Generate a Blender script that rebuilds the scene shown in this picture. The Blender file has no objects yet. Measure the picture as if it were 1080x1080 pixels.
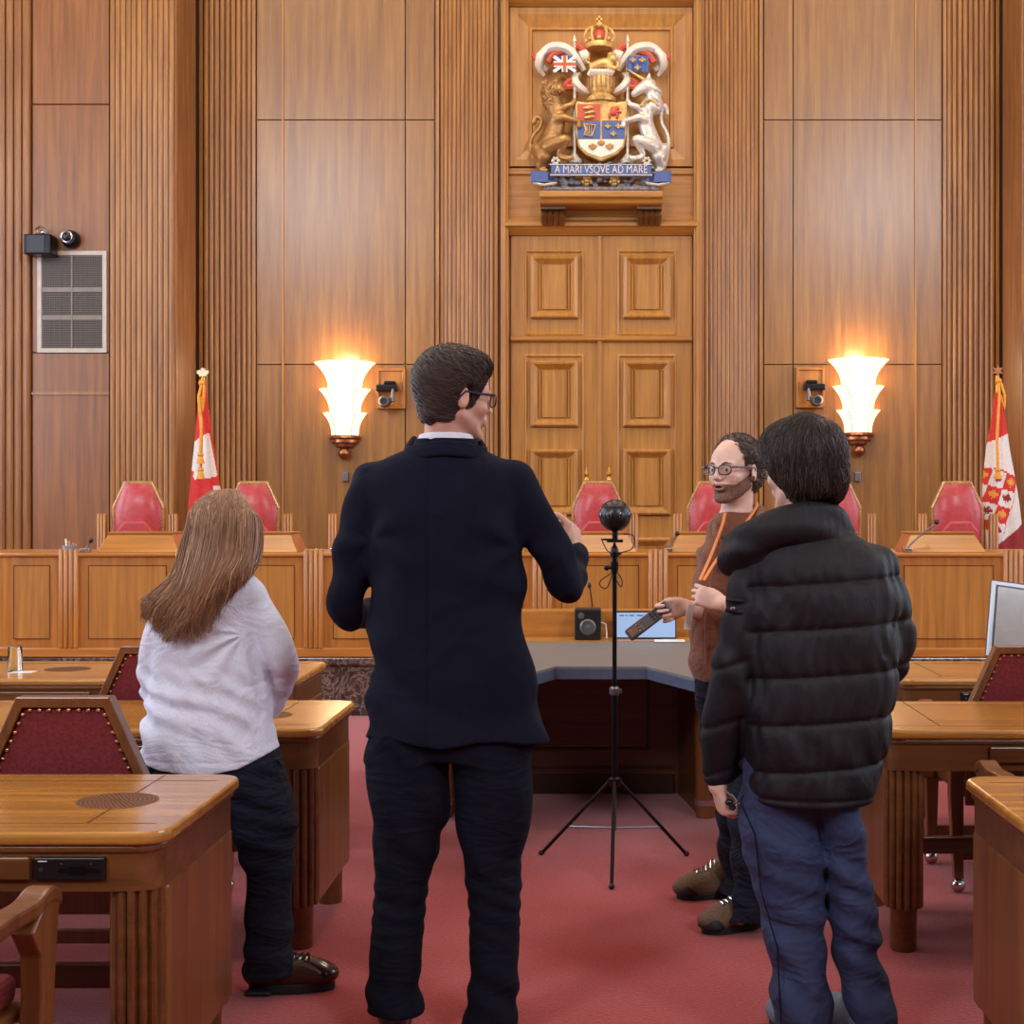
import bpy, bmesh, math, random
import numpy as np
from mathutils import Vector, Matrix
PI = math.pi
random.seed(7)
C = bpy.context.scene.collection
F_PX, CX, HY, CAMZ = 1550.0, 632.0, 535.0, 1.46      # focal length in pixels, vanishing point, eye height

def P(px, py, Y):
    return Vector(((px-CX)*Y/F_PX, Y, CAMZ-(py-HY)*Y/F_PX))

# ---------------------------------------------------------------- materials
def s2l(c):
    return tuple(((v/255.0)/12.92 if v/255.0 <= .04045 else ((v/255.0+.055)/1.055)**2.4) for v in c)+(1.0,)

def new_mat(name):
    m = bpy.data.materials.new(name); m.use_nodes = True
    nt = m.node_tree; b = nt.nodes['Principled BSDF']
    return m, nt, b

def noise_node(nt, scale, detail=3, rough=.5, mapping=None, coord='Object'):
    tc = nt.nodes.new('ShaderNodeTexCoord'); mp = nt.nodes.new('ShaderNodeMapping')
    if mapping: mp.inputs['Scale'].default_value = mapping
    nt.links.new(tc.outputs[coord], mp.inputs[0])
    n = nt.nodes.new('ShaderNodeTexNoise'); n.inputs['Scale'].default_value = scale
    n.inputs['Detail'].default_value = detail; n.inputs['Roughness'].default_value = rough
    nt.links.new(mp.outputs[0], n.inputs['Vector'])
    return n

def ramp(nt, src, stops):
    r = nt.nodes.new('ShaderNodeValToRGB')
    while len(r.color_ramp.elements) < len(stops): r.color_ramp.elements.new(.5)
    for e, (p, c) in zip(r.color_ramp.elements, stops): e.position = p; e.color = c
    nt.links.new(src, r.inputs[0]); return r

def bump(nt, b, src, strength, dist=.01):
    n = nt.nodes.new('ShaderNodeBump'); n.inputs['Strength'].default_value = strength
    n.inputs['Distance'].default_value = dist
    nt.links.new(src, n.inputs['Height']); nt.links.new(n.outputs[0], b.inputs['Normal'])

def wood(name, dark, light, axis='z', rough=.3, coat=.3, vary=.12, fine=1.0, patch=None):
    m, nt, b = new_mat(name)
    st = {'x': (.35, 7, 7), 'y': (7, .35, 7), 'z': (7, 7, .35)}[axis]
    n = noise_node(nt, 3.0*fine, 5, .6, st)
    st2 = {'x': (1, 30, 30), 'y': (30, 1, 30), 'z': (30, 30, 1)}[axis]
    n2 = noise_node(nt, 4.0*fine, 3, .6, st2)
    mx = nt.nodes.new('ShaderNodeMath'); mx.operation = 'MULTIPLY_ADD'
    nt.links.new(n2.outputs['Fac'], mx.inputs[0]); mx.inputs[1].default_value = .35
    nt.links.new(n.outputs['Fac'], mx.inputs[2])
    mid = tuple((a+c)/2 for a, c in zip(dark, light))
    r = ramp(nt, mx.outputs[0], [(.40, s2l(dark)), (.66, s2l(mid)), (.95, s2l(light))])
    oi = nt.nodes.new('ShaderNodeObjectInfo')
    hs = nt.nodes.new('ShaderNodeHueSaturation')
    ma = nt.nodes.new('ShaderNodeMapRange'); ma.inputs['To Min'].default_value = 1-vary; ma.inputs['To Max'].default_value = 1+vary
    nt.links.new(oi.outputs['Random'], ma.inputs['Value'])
    nt.links.new(ma.outputs[0], hs.inputs['Value']); nt.links.new(r.outputs[0], hs.inputs['Color'])
    nt.links.new(hs.outputs[0], b.inputs['Base Color'])
    b.inputs['Roughness'].default_value = rough
    b.inputs['Coat Weight'].default_value = coat; b.inputs['Coat Roughness'].default_value = .22
    bump(nt, b, n2.outputs['Fac'], .06, .003)
    return m

def plain(name, col, rough=.5, metal=0, nscale=None, namp=.12, bumps=0, coat=0, sheen=0, mapping=None, bdist=.004):
    m, nt, b = new_mat(name)
    if nscale:
        n = noise_node(nt, nscale, 4, .6, mapping)
        lo = tuple(max(0, c*(1-namp)) for c in col); hi = tuple(min(255, c*(1+namp)) for c in col)
        r = ramp(nt, n.outputs['Fac'], [(.3, s2l(lo)), (.7, s2l(hi))])
        nt.links.new(r.outputs[0], b.inputs['Base Color'])
        if bumps: bump(nt, b, n.outputs['Fac'], bumps, bdist)
    else:
        n = noise_node(nt, 14, 2)
        lo = tuple(max(0, c*.96) for c in col); hi = tuple(min(255, c*1.03) for c in col)
        r = ramp(nt, n.outputs['Fac'], [(.3, s2l(lo)), (.7, s2l(hi))])
        nt.links.new(r.outputs[0], b.inputs['Base Color'])
    b.inputs['Roughness'].default_value = rough; b.inputs['Metallic'].default_value = metal
    b.inputs['Coat Weight'].default_value = coat
    if sheen:
        b.inputs['Sheen Weight'].default_value = sheen; b.inputs['Sheen Roughness'].default_value = .4
    return m

def emis(name, col, strength, base=None):
    m, nt, b = new_mat(name)
    b.inputs['Base Color'].default_value = s2l(base or col)
    b.inputs['Emission Color'].default_value = s2l(col); b.inputs['Emission Strength'].default_value = strength
    return m

M = {}
M['wall'] = wood('wall_veneer', (118, 74, 29), (168, 120, 56), 'z', .36, .35, .05)
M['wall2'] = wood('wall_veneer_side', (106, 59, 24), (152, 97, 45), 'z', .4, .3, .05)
M['reed'] = wood('reeded_wood', (122, 74, 30), (184, 130, 63), 'z', .40, .25, .04, 1.2)
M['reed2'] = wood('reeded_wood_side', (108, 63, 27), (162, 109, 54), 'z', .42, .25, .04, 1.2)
M['door'] = wood('door_oak', (150, 97, 38), (196, 139, 61), 'z', .38, .25, .02)
M['doorx'] = wood('door_oak_rail', (150, 97, 38), (194, 136, 59), 'x', .38, .25, .02)
M['bench'] = wood('bench_oak', (146, 88, 31), (194, 130, 52), 'z', .34, .35, .04)
M['benchx'] = wood('bench_oak_rail', (150, 92, 34), (200, 136, 58), 'x', .3, .35, .04)
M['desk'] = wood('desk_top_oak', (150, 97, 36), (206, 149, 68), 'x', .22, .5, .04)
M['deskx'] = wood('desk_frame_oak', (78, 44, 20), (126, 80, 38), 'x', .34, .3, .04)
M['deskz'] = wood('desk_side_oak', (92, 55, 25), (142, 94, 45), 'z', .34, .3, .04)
M['darkw'] = wood('dark_walnut', (62, 32, 14), (100, 57, 27), 'x', .4, .2, .05)
M['chairw'] = wood('chair_walnut', (84, 46, 22), (130, 80, 38), 'z', .35, .3, .04)
M['goldw'] = plain('gilt_wood', (176, 136, 90), .3, .3, 20)
M['inlay'] = plain('ebony_inlay', (52, 26, 14), .4)
M['carpet'] = plain('red_carpet', (150, 46, 48), .95, 0, 90, .16, .6, sheen=.3, bdist=.006)
M['marble'] = None
M['redleather'] = plain('red_leather', (178, 62, 66), .32, 0, 30, .08, .1)
M['burgundy'] = plain('burgundy_cloth', (104, 26, 34), .85, 0, 120, .18, .4)
M['black'] = plain('black_plastic', (18, 18, 20), .35)
M['blackm'] = plain('black_metal', (26, 26, 30), .3, .6)
M['greym'] = plain('grey_metal', (120, 122, 128), .32, .8)
M['silver'] = plain('silver', (200, 200, 205), .22, 1)
M['alu'] = plain('painted_aluminium', (178, 164, 150), .4, .2)
M['bronze'] = plain('bronze', (168, 112, 78), .28, .9, 40)
M['brass'] = plain('brass', (200, 150, 70), .3, .9, 40)
M['grey_top'] = plain('grey_laminate', (112, 110, 110), .5, 0, 60, .05)
M['blue_edge'] = plain('blue_grey_edge', (74, 82, 104), .4, 0, 30, .05)
M['white'] = plain('white_paint', (232, 232, 228), .4)
M['plaster'] = plain('plaster', (214, 196, 170), .9, 0, 5, .04)
M['stone'] = plain('side_stone', (176, 136, 96), .7, 0, 5, .05)

def marble():
    m, nt, b = new_mat('dark_marble')
    n = noise_node(nt, 5, 8, .7, (1, 1, 1)); 
    n.inputs['Distortion'].default_value = 2.5
    r = ramp(nt, n.outputs['Fac'], [(.40, s2l((50, 38, 33))), (.50, s2l((78, 62, 54))), (.53, s2l((140, 124, 112))), (.56, s2l((70, 56, 48)))])
    nt.links.new(r.outputs[0], b.inputs['Base Color']); b.inputs['Roughness'].default_value = .2
    return m
M['marble'] = marble()

def glass(name, tint=(245, 250, 255), rough=.02, ior=1.45):
    m, nt, b = new_mat(name)
    b.inputs['Base Color'].default_value = s2l(tint); b.inputs['Transmission Weight'].default_value = 1
    b.inputs['Roughness'].default_value = rough; b.inputs['IOR'].default_value = ior
    return m
M['glass'] = glass('clear_glass')

# ---------------------------------------------------------------- objects
OFF = {}
def wloc(o):
    v = Vector((0, 0, 0))
    while o is not None:
        v += Vector(o.location); o = o.parent
    return v

def link(name, me, mat, parent=None, smooth=False):
    o = bpy.data.objects.new(name, me); C.objects.link(o)
    if mat is not None:
        for m in (mat if isinstance(mat, (list, tuple)) else [mat]): me.materials.append(m)
    if parent is not None:
        off = wloc(parent); me.transform(Matrix.Translation(-off)); o.parent = parent
    if smooth: me.polygons.foreach_set('use_smooth', [True]*len(me.polygons))
    return o

def obj(name, bm, mat, parent=None, smooth=False, bevel=0, seg=2, angle=40):
    bmesh.ops.recalc_face_normals(bm, faces=bm.faces[:])
    me = bpy.data.meshes.new(name); bm.to_mesh(me); bm.free()
    o = link(name, me, mat, parent, smooth)
    if smooth and smooth != 'all': me.set_sharp_from_angle(angle=math.radians(angle))
    if bevel:
        md = o.modifiers.new('bevel', 'BEVEL'); md.width = bevel; md.segments = seg; md.limit_method = 'ANGLE'
        md.angle_limit = math.radians(35); md.harden_normals = False
    return o

def thing(name, label, cat, loc=(0, 0, 0), group=None):
    o = bpy.data.objects.new(name, None); C.objects.link(o); o.location = loc
    o.empty_display_size = .1
    o['label'] = label; o['category'] = cat
    if group: o['group'] = group
    return o

def tag(o, label, cat, group=None):
    o['label'] = label; o['category'] = cat
    if group: o['group'] = group
    return o

def struct(o):
    o['kind'] = 'structure'; return o

def copy_tree(o, parent=None):
    c = o.copy(); C.objects.link(c)
    if parent is not None: c.parent = parent
    for ch in list(o.children): copy_tree(ch, c)
    return c

def dup(o, loc, label, rotz=None, group=None):
    c = copy_tree(o); c.location = loc; c['label'] = label
    if rotz is not None: c.rotation_euler = (0, 0, rotz)
    if group: c['group'] = group
    return c

def BM(): return bmesh.new()

def box(bm, x0, x1, y0, y1, z0, z1):
    vs = [bm.verts.new((x, y, z)) for z in (z0, z1) for x, y in ((x0, y0), (x1, y0), (x1, y1), (x0, y1))]
    for f in ((0, 1, 2, 3), (4, 5, 6, 7), (0, 1, 5, 4), (1, 2, 6, 5), (2, 3, 7, 6), (3, 0, 4, 7)):
        bm.faces.new([vs[i] for i in f])
    return vs

def prism(bm, pts, a, b, axis='y'):
    """pts: 2D outline; extruded from a to b along axis. y: (x,z); z: (x,y); x: (y,z)"""
    def mk(p, t):
        return {'y': (p[0], t, p[1]), 'z': (p[0], p[1], t), 'x': (t, p[0], p[1])}[axis]
    v0 = [bm.verts.new(mk(p, a)) for p in pts]; v1 = [bm.verts.new(mk(p, b)) for p in pts]
    n = len(pts)
    bm.faces.new(v0); bm.faces.new(v1)
    for i in range(n): bm.faces.new((v0[i], v0[(i+1) % n], v1[(i+1) % n], v1[i]))

def frame_for(d):
    d = d.normalized(); up = Vector((0, 0, 1)) if abs(d.z) < .9 else Vector((1, 0, 0))
    s = d.cross(up).normalized(); return s, s.cross(d).normalized()

def tube(bm, pts, r, n=10, cap=True, flat=1.0):
    pts = [Vector(p) for p in pts]; rings = []
    rr = r if isinstance(r, (list, tuple)) else [r]*len(pts)
    s = u = None
    for i, p in enumerate(pts):
        d = (pts[min(i+1, len(pts)-1)]-pts[max(i-1, 0)])
        if d.length < 1e-9: d = Vector((0, 0, 1))
        d.normalize()
        if s is None: s, u = frame_for(d)
        else:
            s = (s-d*s.dot(d)); s = s.normalized() if s.length > 1e-6 else frame_for(d)[0]
            u = s.cross(d).normalized()
        rings.append([bm.verts.new(p+(s*math.cos(2*PI*k/n)+u*math.sin(2*PI*k/n)*flat)*rr[i]) for k in range(n)])
    for a, b in zip(rings, rings[1:]):
        for k in range(n): bm.faces.new((a[k], a[(k+1) % n], b[(k+1) % n], b[k]))
    if cap: bm.faces.new(rings[0]); bm.faces.new(rings[-1])

def lathe(bm, prof, c=(0, 0, 0), n=24, a0=0, a1=2*PI, ax='z'):
    full = abs(a1-a0-2*PI) < 1e-6; m = n if full else n+1; rings = []
    for r, h in prof:
        ring = []
        for k in range(m):
            a = a0+(a1-a0)*k/n
            q = (r*math.cos(a), r*math.sin(a), h) if ax == 'z' else ((r*math.cos(a), -h, r*math.sin(a)) if ax == 'y' else (h, r*math.cos(a), r*math.sin(a)))
            ring.append(bm.verts.new((c[0]+q[0], c[1]+q[1], c[2]+q[2])))
        rings.append(ring)
    for a, b in zip(rings, rings[1:]):
        for k in range(n):
            k2 = (k+1) % m
            bm.faces.new((a[k], a[k2], b[k2], b[k]))
    for rg, (r, h) in ((rings[0], prof[0]), (rings[-1], prof[-1])):
        if r > 1e-5 and len(rg) > 2: bm.faces.new(rg)
    bmesh.ops.remove_doubles(bm, verts=bm.verts[:], dist=1e-6)

def sphere(bm, c, r, n=16):
    rr = r if isinstance(r, (tuple, list)) else (r, r, r)
    mt = Matrix.Translation(c) @ Matrix.Diagonal((*rr, 1))
    bmesh.ops.create_uvsphere(bm, u_segments=n, v_segments=max(6, n//2), radius=1, matrix=mt)

def catmull(pts, n):
    """resample a polyline of equal-length tuples with a Catmull-Rom spline, n samples per span"""
    A = np.array(pts, float); out = []
    E = np.vstack([2*A[0]-A[1], A, 2*A[-1]-A[-2]])
    for i in range(1, len(E)-2):
        for k in range(n):
            t = k/n; p0, p1, p2, p3 = E[i-1], E[i], E[i+1], E[i+2]
            out.append(.5*((2*p1)+(-p0+p2)*t+(2*p0-5*p1+4*p2-p3)*t*t+(-p0+3*p1-3*p2+p3)*t**3))
    out.append(A[-1]); return np.array(out)

def ring_moulding(bm, x0, x1, z0, z1, y, prof):
    """mitred rectangular moulding facing -y; prof = [(inset, height)]"""
    loops = []
    for ins, h in prof:
        loops.append([bm.verts.new(p) for p in ((x0+ins, y-h, z0+ins), (x1-ins, y-h, z0+ins), (x1-ins, y-h, z1-ins), (x0+ins, y-h, z1-ins))])
    for a, b in zip(loops, loops[1:]):
        for k in range(4): bm.faces.new((a[k], a[(k+1) % 4], b[(k+1) % 4], b[k]))

def reeds(bm, x0, x1, n, y, z0, z1, depth, seg=5, dirv=None, gap=.05):
    """n convex reeds between x0..x1, front at y-depth, back at y+.02; one solid extruded outline"""
    w = (x1-x0)/n; pts = []
    for i in range(n):
        for k in range(seg+1):
            t = k/seg; a = PI*t
            pts.append((x0+w*(i+gap/2+(1-gap)*(.5-.5*math.cos(a))), y-depth*math.sin(a)**.8 if 0 < k < seg else y))
    pts = pts+[(x1, y+.03), (x0, y+.03)]
    prism(bm, pts, z0, z1, 'z')

# ---------------------------------------------------------------- signed-distance modelling
class Field:
    def __init__(s, lo, hi, h):
        s.lo = np.array(lo, float); s.h = h
        n = np.ceil((np.array(hi, float)-s.lo)/h).astype(int)+1
        s.ax = [s.lo[i]+h*np.arange(n[i]) for i in range(3)]
        s.F = np.full(n, 1.0, np.float32)
    def put(s, fn, lo, hi, k=.01, mode='u', pad=None):
        pad = (k*1.2+2.5*s.h) if pad is None else pad
        sl = []
        for i in range(3):
            a = max(0, int(math.floor((lo[i]-pad-s.lo[i])/s.h))); b = min(len(s.ax[i]), int(math.ceil((hi[i]+pad-s.lo[i])/s.h))+1)
            if b <= a: return
            sl.append(slice(a, b))
        X = s.ax[0][sl[0]][:, None, None]; Y = s.ax[1][sl[1]][None, :, None]; Z = s.ax[2][sl[2]][None, None, :]
        d = fn(X, Y, Z); sl = tuple(sl); f = s.F[sl]
        if mode == 'u':
            if k <= 0: s.F[sl] = np.minimum(f, d)
            else:
                h = np.clip(.5+.5*(f-d)/k, 0, 1); s.F[sl] = np.minimum(f, d)*0+f*(1-h)+d*h-k*h*(1-h)
        elif mode == 's':
            d = -d; h = np.clip(.5-.5*(f-d)/k, 0, 1); s.F[sl] = f*(1-h)+d*h+k*h*(1-h)
        elif mode == 'i':
            s.F[sl] = np.maximum(f, d)
        elif mode == 'd':
            s.F[sl] = f+d
    def cap(s, a, b, ra, rb, k=.01, mode='u'):
        a = np.array(a, float); b = np.array(b, float); d = b-a; L2 = max(float(d@d), 1e-12)
        def fn(X, Y, Z):
            qx, qy, qz = X-a[0], Y-a[1], Z-a[2]
            t = np.clip((qx*d[0]+qy*d[1]+qz*d[2])/L2, 0, 1)
            return np.sqrt((qx-t*d[0])**2+(qy-t*d[1])**2+(qz-t*d[2])**2)-(ra+(rb-ra)*t)
        r = max(ra, rb); s.put(fn, np.minimum(a, b)-r, np.maximum(a, b)+r, k, mode)
    def ell(s, c, r, R=None, k=.01, mode='u'):
        c = np.array(c, float); r = np.array(r, float); R = np.eye(3) if R is None else np.array(R, float)
        rm = float(r.min())
        def fn(X, Y, Z):
            qx, qy, qz = X-c[0], Y-c[1], Z-c[2]
            u = [(qx*R[0, i]+qy*R[1, i]+qz*R[2, i]) for i in range(3)]
            k0 = np.sqrt((u[0]/r[0])**2+(u[1]/r[1])**2+(u[2]/r[2])**2)
            k1 = np.sqrt((u[0]/r[0]**2)**2+(u[1]/r[1]**2)**2+(u[2]/r[2]**2)**2)+1e-9
            return np.where(k0 < .3, (k0-1)*rm, k0*(k0-1)/k1)
        e = np.sqrt(((R*r)**2).sum(1)); s.put(fn, c-e, c+e, k, mode)
    def limb(s, pts, k=.01, n=4, grow=0, mode='u'):
        """pts: rows (x,y,z,r); smooth tapering limb"""
        A = catmull(pts, n) if n > 1 else np.array(pts, float)
        lo = (A[:, :3]-A[:, 3:4]-abs(grow)).min(0); hi = (A[:, :3]+A[:, 3:4]+abs(grow)).max(0)
        def fn(X, Y, Z):
            best = None
            for p, q in zip(A, A[1:]):
                d = q[:3]-p[:3]; L2 = max(float(d@d), 1e-12)
                qx, qy, qz = X-p[0], Y-p[1], Z-p[2]
                t = np.clip((qx*d[0]+qy*d[1]+qz*d[2])/L2, 0, 1)
                v = np.sqrt((qx-t*d[0])**2+(qy-t*d[1])**2+(qz-t*d[2])**2)-(p[3]+(q[3]-p[3])*t)-grow
                best = v if best is None else np.minimum(best, v)
            return best
        s.put(fn, lo, hi, k, mode)
    def vloft(s, secs, k=.02, grow=0, mode='u', flat_ends=True):
        """secs rows: z, cx, cy, rx, ry, n(superellipse); z descending or ascending"""
        A = catmull(secs, 6); A = A[np.argsort(A[:, 0])]
        z0, z1 = A[0, 0], A[-1, 0]
        def fn(X, Y, Z):
            g = [np.interp(Z, A[:, 0], A[:, i]) for i in range(1, 6)]
            rx = g[2]+grow; ry = g[3]+grow; n = g[4]
            q = (np.abs((X-g[0])/rx)**n+np.abs((Y-g[1])/ry)**n)**(1/n)
            d = (q-1)*np.minimum(rx, ry)
            return np.maximum(d, np.maximum(z0-Z, Z-z1))
        lo = (np.min(A[:, 1]-A[:, 3])-abs(grow), np.min(A[:, 2]-A[:, 4])-abs(grow), z0)
        hi = (np.max(A[:, 1]+A[:, 3])+abs(grow), np.max(A[:, 2]+A[:, 4])+abs(grow), z1)
        s.put(fn, lo, hi, k, mode)
    def disp(s, fn, lo=None, hi=None):
        lo = s.lo if lo is None else lo; hi = [a[-1] for a in s.ax] if hi is None else hi
        s.put(fn, lo, hi, 0, 'd', 0)
    def at(s, p):
        i = [int(round((p[k]-s.lo[k])/s.h)) for k in range(3)]
        return s.F[tuple(np.clip(i, 0, np.array(s.F.shape)-1))]
    def mesh(s):
        """naive surface nets"""
        F = s.F; F[0] = F[-1] = 1; F[:, 0] = F[:, -1] = 1; F[:, :, 0] = F[:, :, -1] = 1
        S = F < 0
        c = S[:-1, :-1, :-1].astype(np.int8)
        for d in ((1, 0, 0), (0, 1, 0), (0, 0, 1), (1, 1, 0), (1, 0, 1), (0, 1, 1), (1, 1, 1)):
            c = c+S[d[0]:S.shape[0]-1+d[0], d[1]:S.shape[1]-1+d[1], d[2]:S.shape[2]-1+d[2]]
        act = (c > 0) & (c < 8); idx = np.argwhere(act)
        ids = np.full(act.shape, -1, np.int32); ids[act] = np.arange(len(idx))
        pos = np.zeros((len(idx), 3)); cnt = np.zeros(len(idx))
        for d in range(3):
            o1, o2 = [i for i in range(3) if i != d]
            for u in (0, 1):
                for v in (0, 1):
                    a = idx.copy(); a[:, o1] += u; a[:, o2] += v; b = a.copy(); b[:, d] += 1
                    fa = F[a[:, 0], a[:, 1], a[:, 2]]; fb = F[b[:, 0], b[:, 1], b[:, 2]]
                    m = (fa < 0) != (fb < 0); t = fa[m]/(fa[m]-fb[m])
                    p = (a[m]-idx[m]).astype(float); p[:, d] += t
                    pos[m] += p; cnt[m] += 1
        V = s.lo+s.h*(idx+pos/cnt[:, None])
        quads = []
        for d in range(3):
            o1, o2 = (d+1) % 3, (d+2) % 3
            sa = [slice(None)]*3; sb = [slice(None)]*3
            sa[d] = slice(0, -1); sb[d] = slice(1, None)
            sc = S[tuple(sa)] != S[tuple(sb)]
            e = np.argwhere(sc); e = e[(e[:, o1] > 0) & (e[:, o2] > 0) & (e[:, o1] < S.shape[o1]-1) & (e[:, o2] < S.shape[o2]-1)]
            ins = S[e[:, 0], e[:, 1], e[:, 2]]
            q = []
            for u, v in ((0, 0), (1, 0), (1, 1), (0, 1)):
                w = e.copy(); w[:, o1] -= u; w[:, o2] -= v; q.append(ids[w[:, 0], w[:, 1], w[:, 2]])
            q = np.stack(q, 1); q[~ins] = q[~ins][:, ::-1]
            quads.append(q)
        return V, np.vstack(quads)

def relax(V, Q, it=1, w=.5):
    for _ in range(it):
        acc = np.zeros_like(V); cnt = np.zeros(len(V))
        for i in range(4):
            a, b = Q[:, i], Q[:, (i+1) % 4]
            for k in range(3): acc[:, k] += np.bincount(a, V[b, k], len(V))+np.bincount(b, V[a, k], len(V))
            cnt += np.bincount(a, minlength=len(V))+np.bincount(b, minlength=len(V))
        V = V*(1-w)+w*acc/np.maximum(cnt, 1)[:, None]
    return V

def mesh_np(name, V, Q, mat, parent=None, smooth=True, fmat=None):
    me = bpy.data.meshes.new(name); k = Q.shape[1]
    me.vertices.add(len(V)); me.vertices.foreach_set('co', np.ascontiguousarray(V, np.float32).ravel())
    me.loops.add(len(Q)*k); me.loops.foreach_set('vertex_index', np.ascontiguousarray(Q, np.int32).ravel())
    me.polygons.add(len(Q)); me.polygons.foreach_set('loop_start', np.arange(0, len(Q)*k, k, dtype=np.int32))
    me.update(calc_edges=True); me.validate()
    o = link(name, me, mat, parent)
    me.polygons.foreach_set('use_smooth', np.full(len(me.polygons), smooth))
    if fmat is not None: me.polygons.foreach_set('material_index', fmat.astype(np.int32))
    return o

def fobj(name, f, mat, parent=None, it=1, fm=None):
    V, Q = f.mesh(); V = relax(V, Q, it)
    if fm is not None: fm = fm(V[Q].mean(1))
    return mesh_np(name, V, Q, mat, parent, True, fm)

def strand_tubes(P3, r, n=3):
    """P3: (N, m, 3) polylines, r: (N, m) radii -> V, Q arrays (quads)"""
    N, m, _ = P3.shape
    T = np.gradient(P3, axis=1); T /= np.linalg.norm(T, axis=2, keepdims=True)+1e-9
    s = np.zeros_like(P3); r0 = np.where(np.abs(T[:, :1, 2]) > .8, 1.0, 0.0); c = np.cross(T[:, 0], np.concatenate([r0, 0*r0, 1-r0], 1))
    for k in range(m):          # parallel transport keeps the tubes from twisting
        c = c-T[:, k]*(c*T[:, k]).sum(1, keepdims=True); c /= np.linalg.norm(c, axis=1, keepdims=True)+1e-9; s[:, k] = c
    u = np.cross(s, T); V = []
    for k in range(n):
        a = 2*PI*k/n; V.append(P3+(s*math.cos(a)+u*math.sin(a))*r[..., None])
    V = np.stack(V, 2).reshape(-1, 3)
    base = (np.arange(N)[:, None]*m+np.arange(m-1)[None, :]).reshape(-1)*n
    Q = []
    for k in range(n):
        k2 = (k+1) % n; Q.append(np.stack([base+k, base+k2, base+n+k2, base+n+k], 1))
    return V, np.vstack(Q)

def text_mesh(name, body, size, mat, parent, loc, extrude=.003, width=None):
    cu = bpy.data.curves.new(name, 'FONT'); cu.body = body; cu.size = size; cu.extrude = extrude
    cu.align_x = 'CENTER'; cu.align_y = 'CENTER'
    t = bpy.data.objects.new('tmp', cu); C.objects.link(t)
    bpy.context.view_layer.update()
    me = bpy.data.meshes.new_from_object(t.evaluated_get(bpy.context.evaluated_depsgraph_get()))
    bpy.data.objects.remove(t)
    sx = 1
    if width and len(me.vertices):
        xs = [v.co.x for v in me.vertices]; sx = width/(max(xs)-min(xs))
    me.transform(Matrix.Translation(loc) @ Matrix.Rotation(PI/2, 4, 'X') @ Matrix.Diagonal((sx, 1, 1, 1)))
    me.name = name; me.materials.clear()
    return link(name, me, mat, parent)
# ================================================================ ROOM
YW, YS, XS = 13.5, 12.8, 3.70
ZT = 9.6
def wx(px, Y=YW): return (px-CX)*Y/F_PX
def wz(py, Y=YW): return CAMZ-(py-HY)*Y/F_PX
tcount = [0]
def trim(bm, mat, **k):
    tcount[0] += 1
    return struct(obj('trim_%d' % tcount[0], bm, mat, **k))

b = BM(); box(b, -8, 8, -6, 14.2, -.2, 0); struct(obj('floor', b, M['carpet']))
b = BM(); box(b, -8, 8, -6, 14.2, ZT, ZT+.2); struct(obj('ceiling', b, M['plaster']))
b = BM(); box(b, -8, 8, YW+.03, YW+.7, 0, ZT); struct(obj('wall_back', b, M['wall']))
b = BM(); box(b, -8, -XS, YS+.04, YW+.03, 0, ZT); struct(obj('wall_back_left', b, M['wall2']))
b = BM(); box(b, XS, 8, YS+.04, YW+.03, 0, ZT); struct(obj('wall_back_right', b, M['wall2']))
b = BM(); box(b, -8, 8, -6.2, -6, 0, ZT); struct(obj('wall_rear', b, M['wall2']))
WIN = [(-3.6, -1.2), (.6, 3.0), (4.8, 7.2), (9.0, 11.4)]
for side, x0, x1 in (('left', -8.2, -8), ('right', 8, 8.2)):
    b = BM(); ys = [-6]+[v for w in WIN for v in w]+[14.2]
    for i in range(0, len(ys), 2): box(b, x0, x1, ys[i], ys[i+1], 0, ZT)
    for a, c in WIN: box(b, x0, x1, a, c, 0, 1.6); box(b, x0, x1, a, c, 6.4, ZT)
    struct(obj('wall_'+side, b, M['stone']))
sky_m = emis('overcast_daylight', (214, 228, 255), .9)
wn = 0
for sgn in (-1, 1):
    b = BM(); box(b, *sorted((sgn*5.0, sgn*7.6)), -5.995, -5.98, 7.2, 9.3); struct(obj('window_%d' % (9+(sgn > 0)), b, sky_m))
for sgn in (-1, 1):
    for a, c in WIN:
        wn += 1
        b = BM(); box(b, sgn*8.14-.01, sgn*8.14+.01, a, c, 1.6, 6.4)
        w = struct(obj('window_%d' % wn, b, sky_m))
        b = BM()
        for k in range(5):
            y = a+(c-a)*k/4; box(b, sgn*8.08-.04, sgn*8.08+.04, y-.035, y+.035, 1.6, 6.4)
        for k in range(7):
            z = 1.6+4.8*k/6; box(b, sgn*8.08-.03, sgn*8.08+.03, a, c, z-.03, z+.03)
        obj('window_frame', b, M['blackm'], w)

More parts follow.
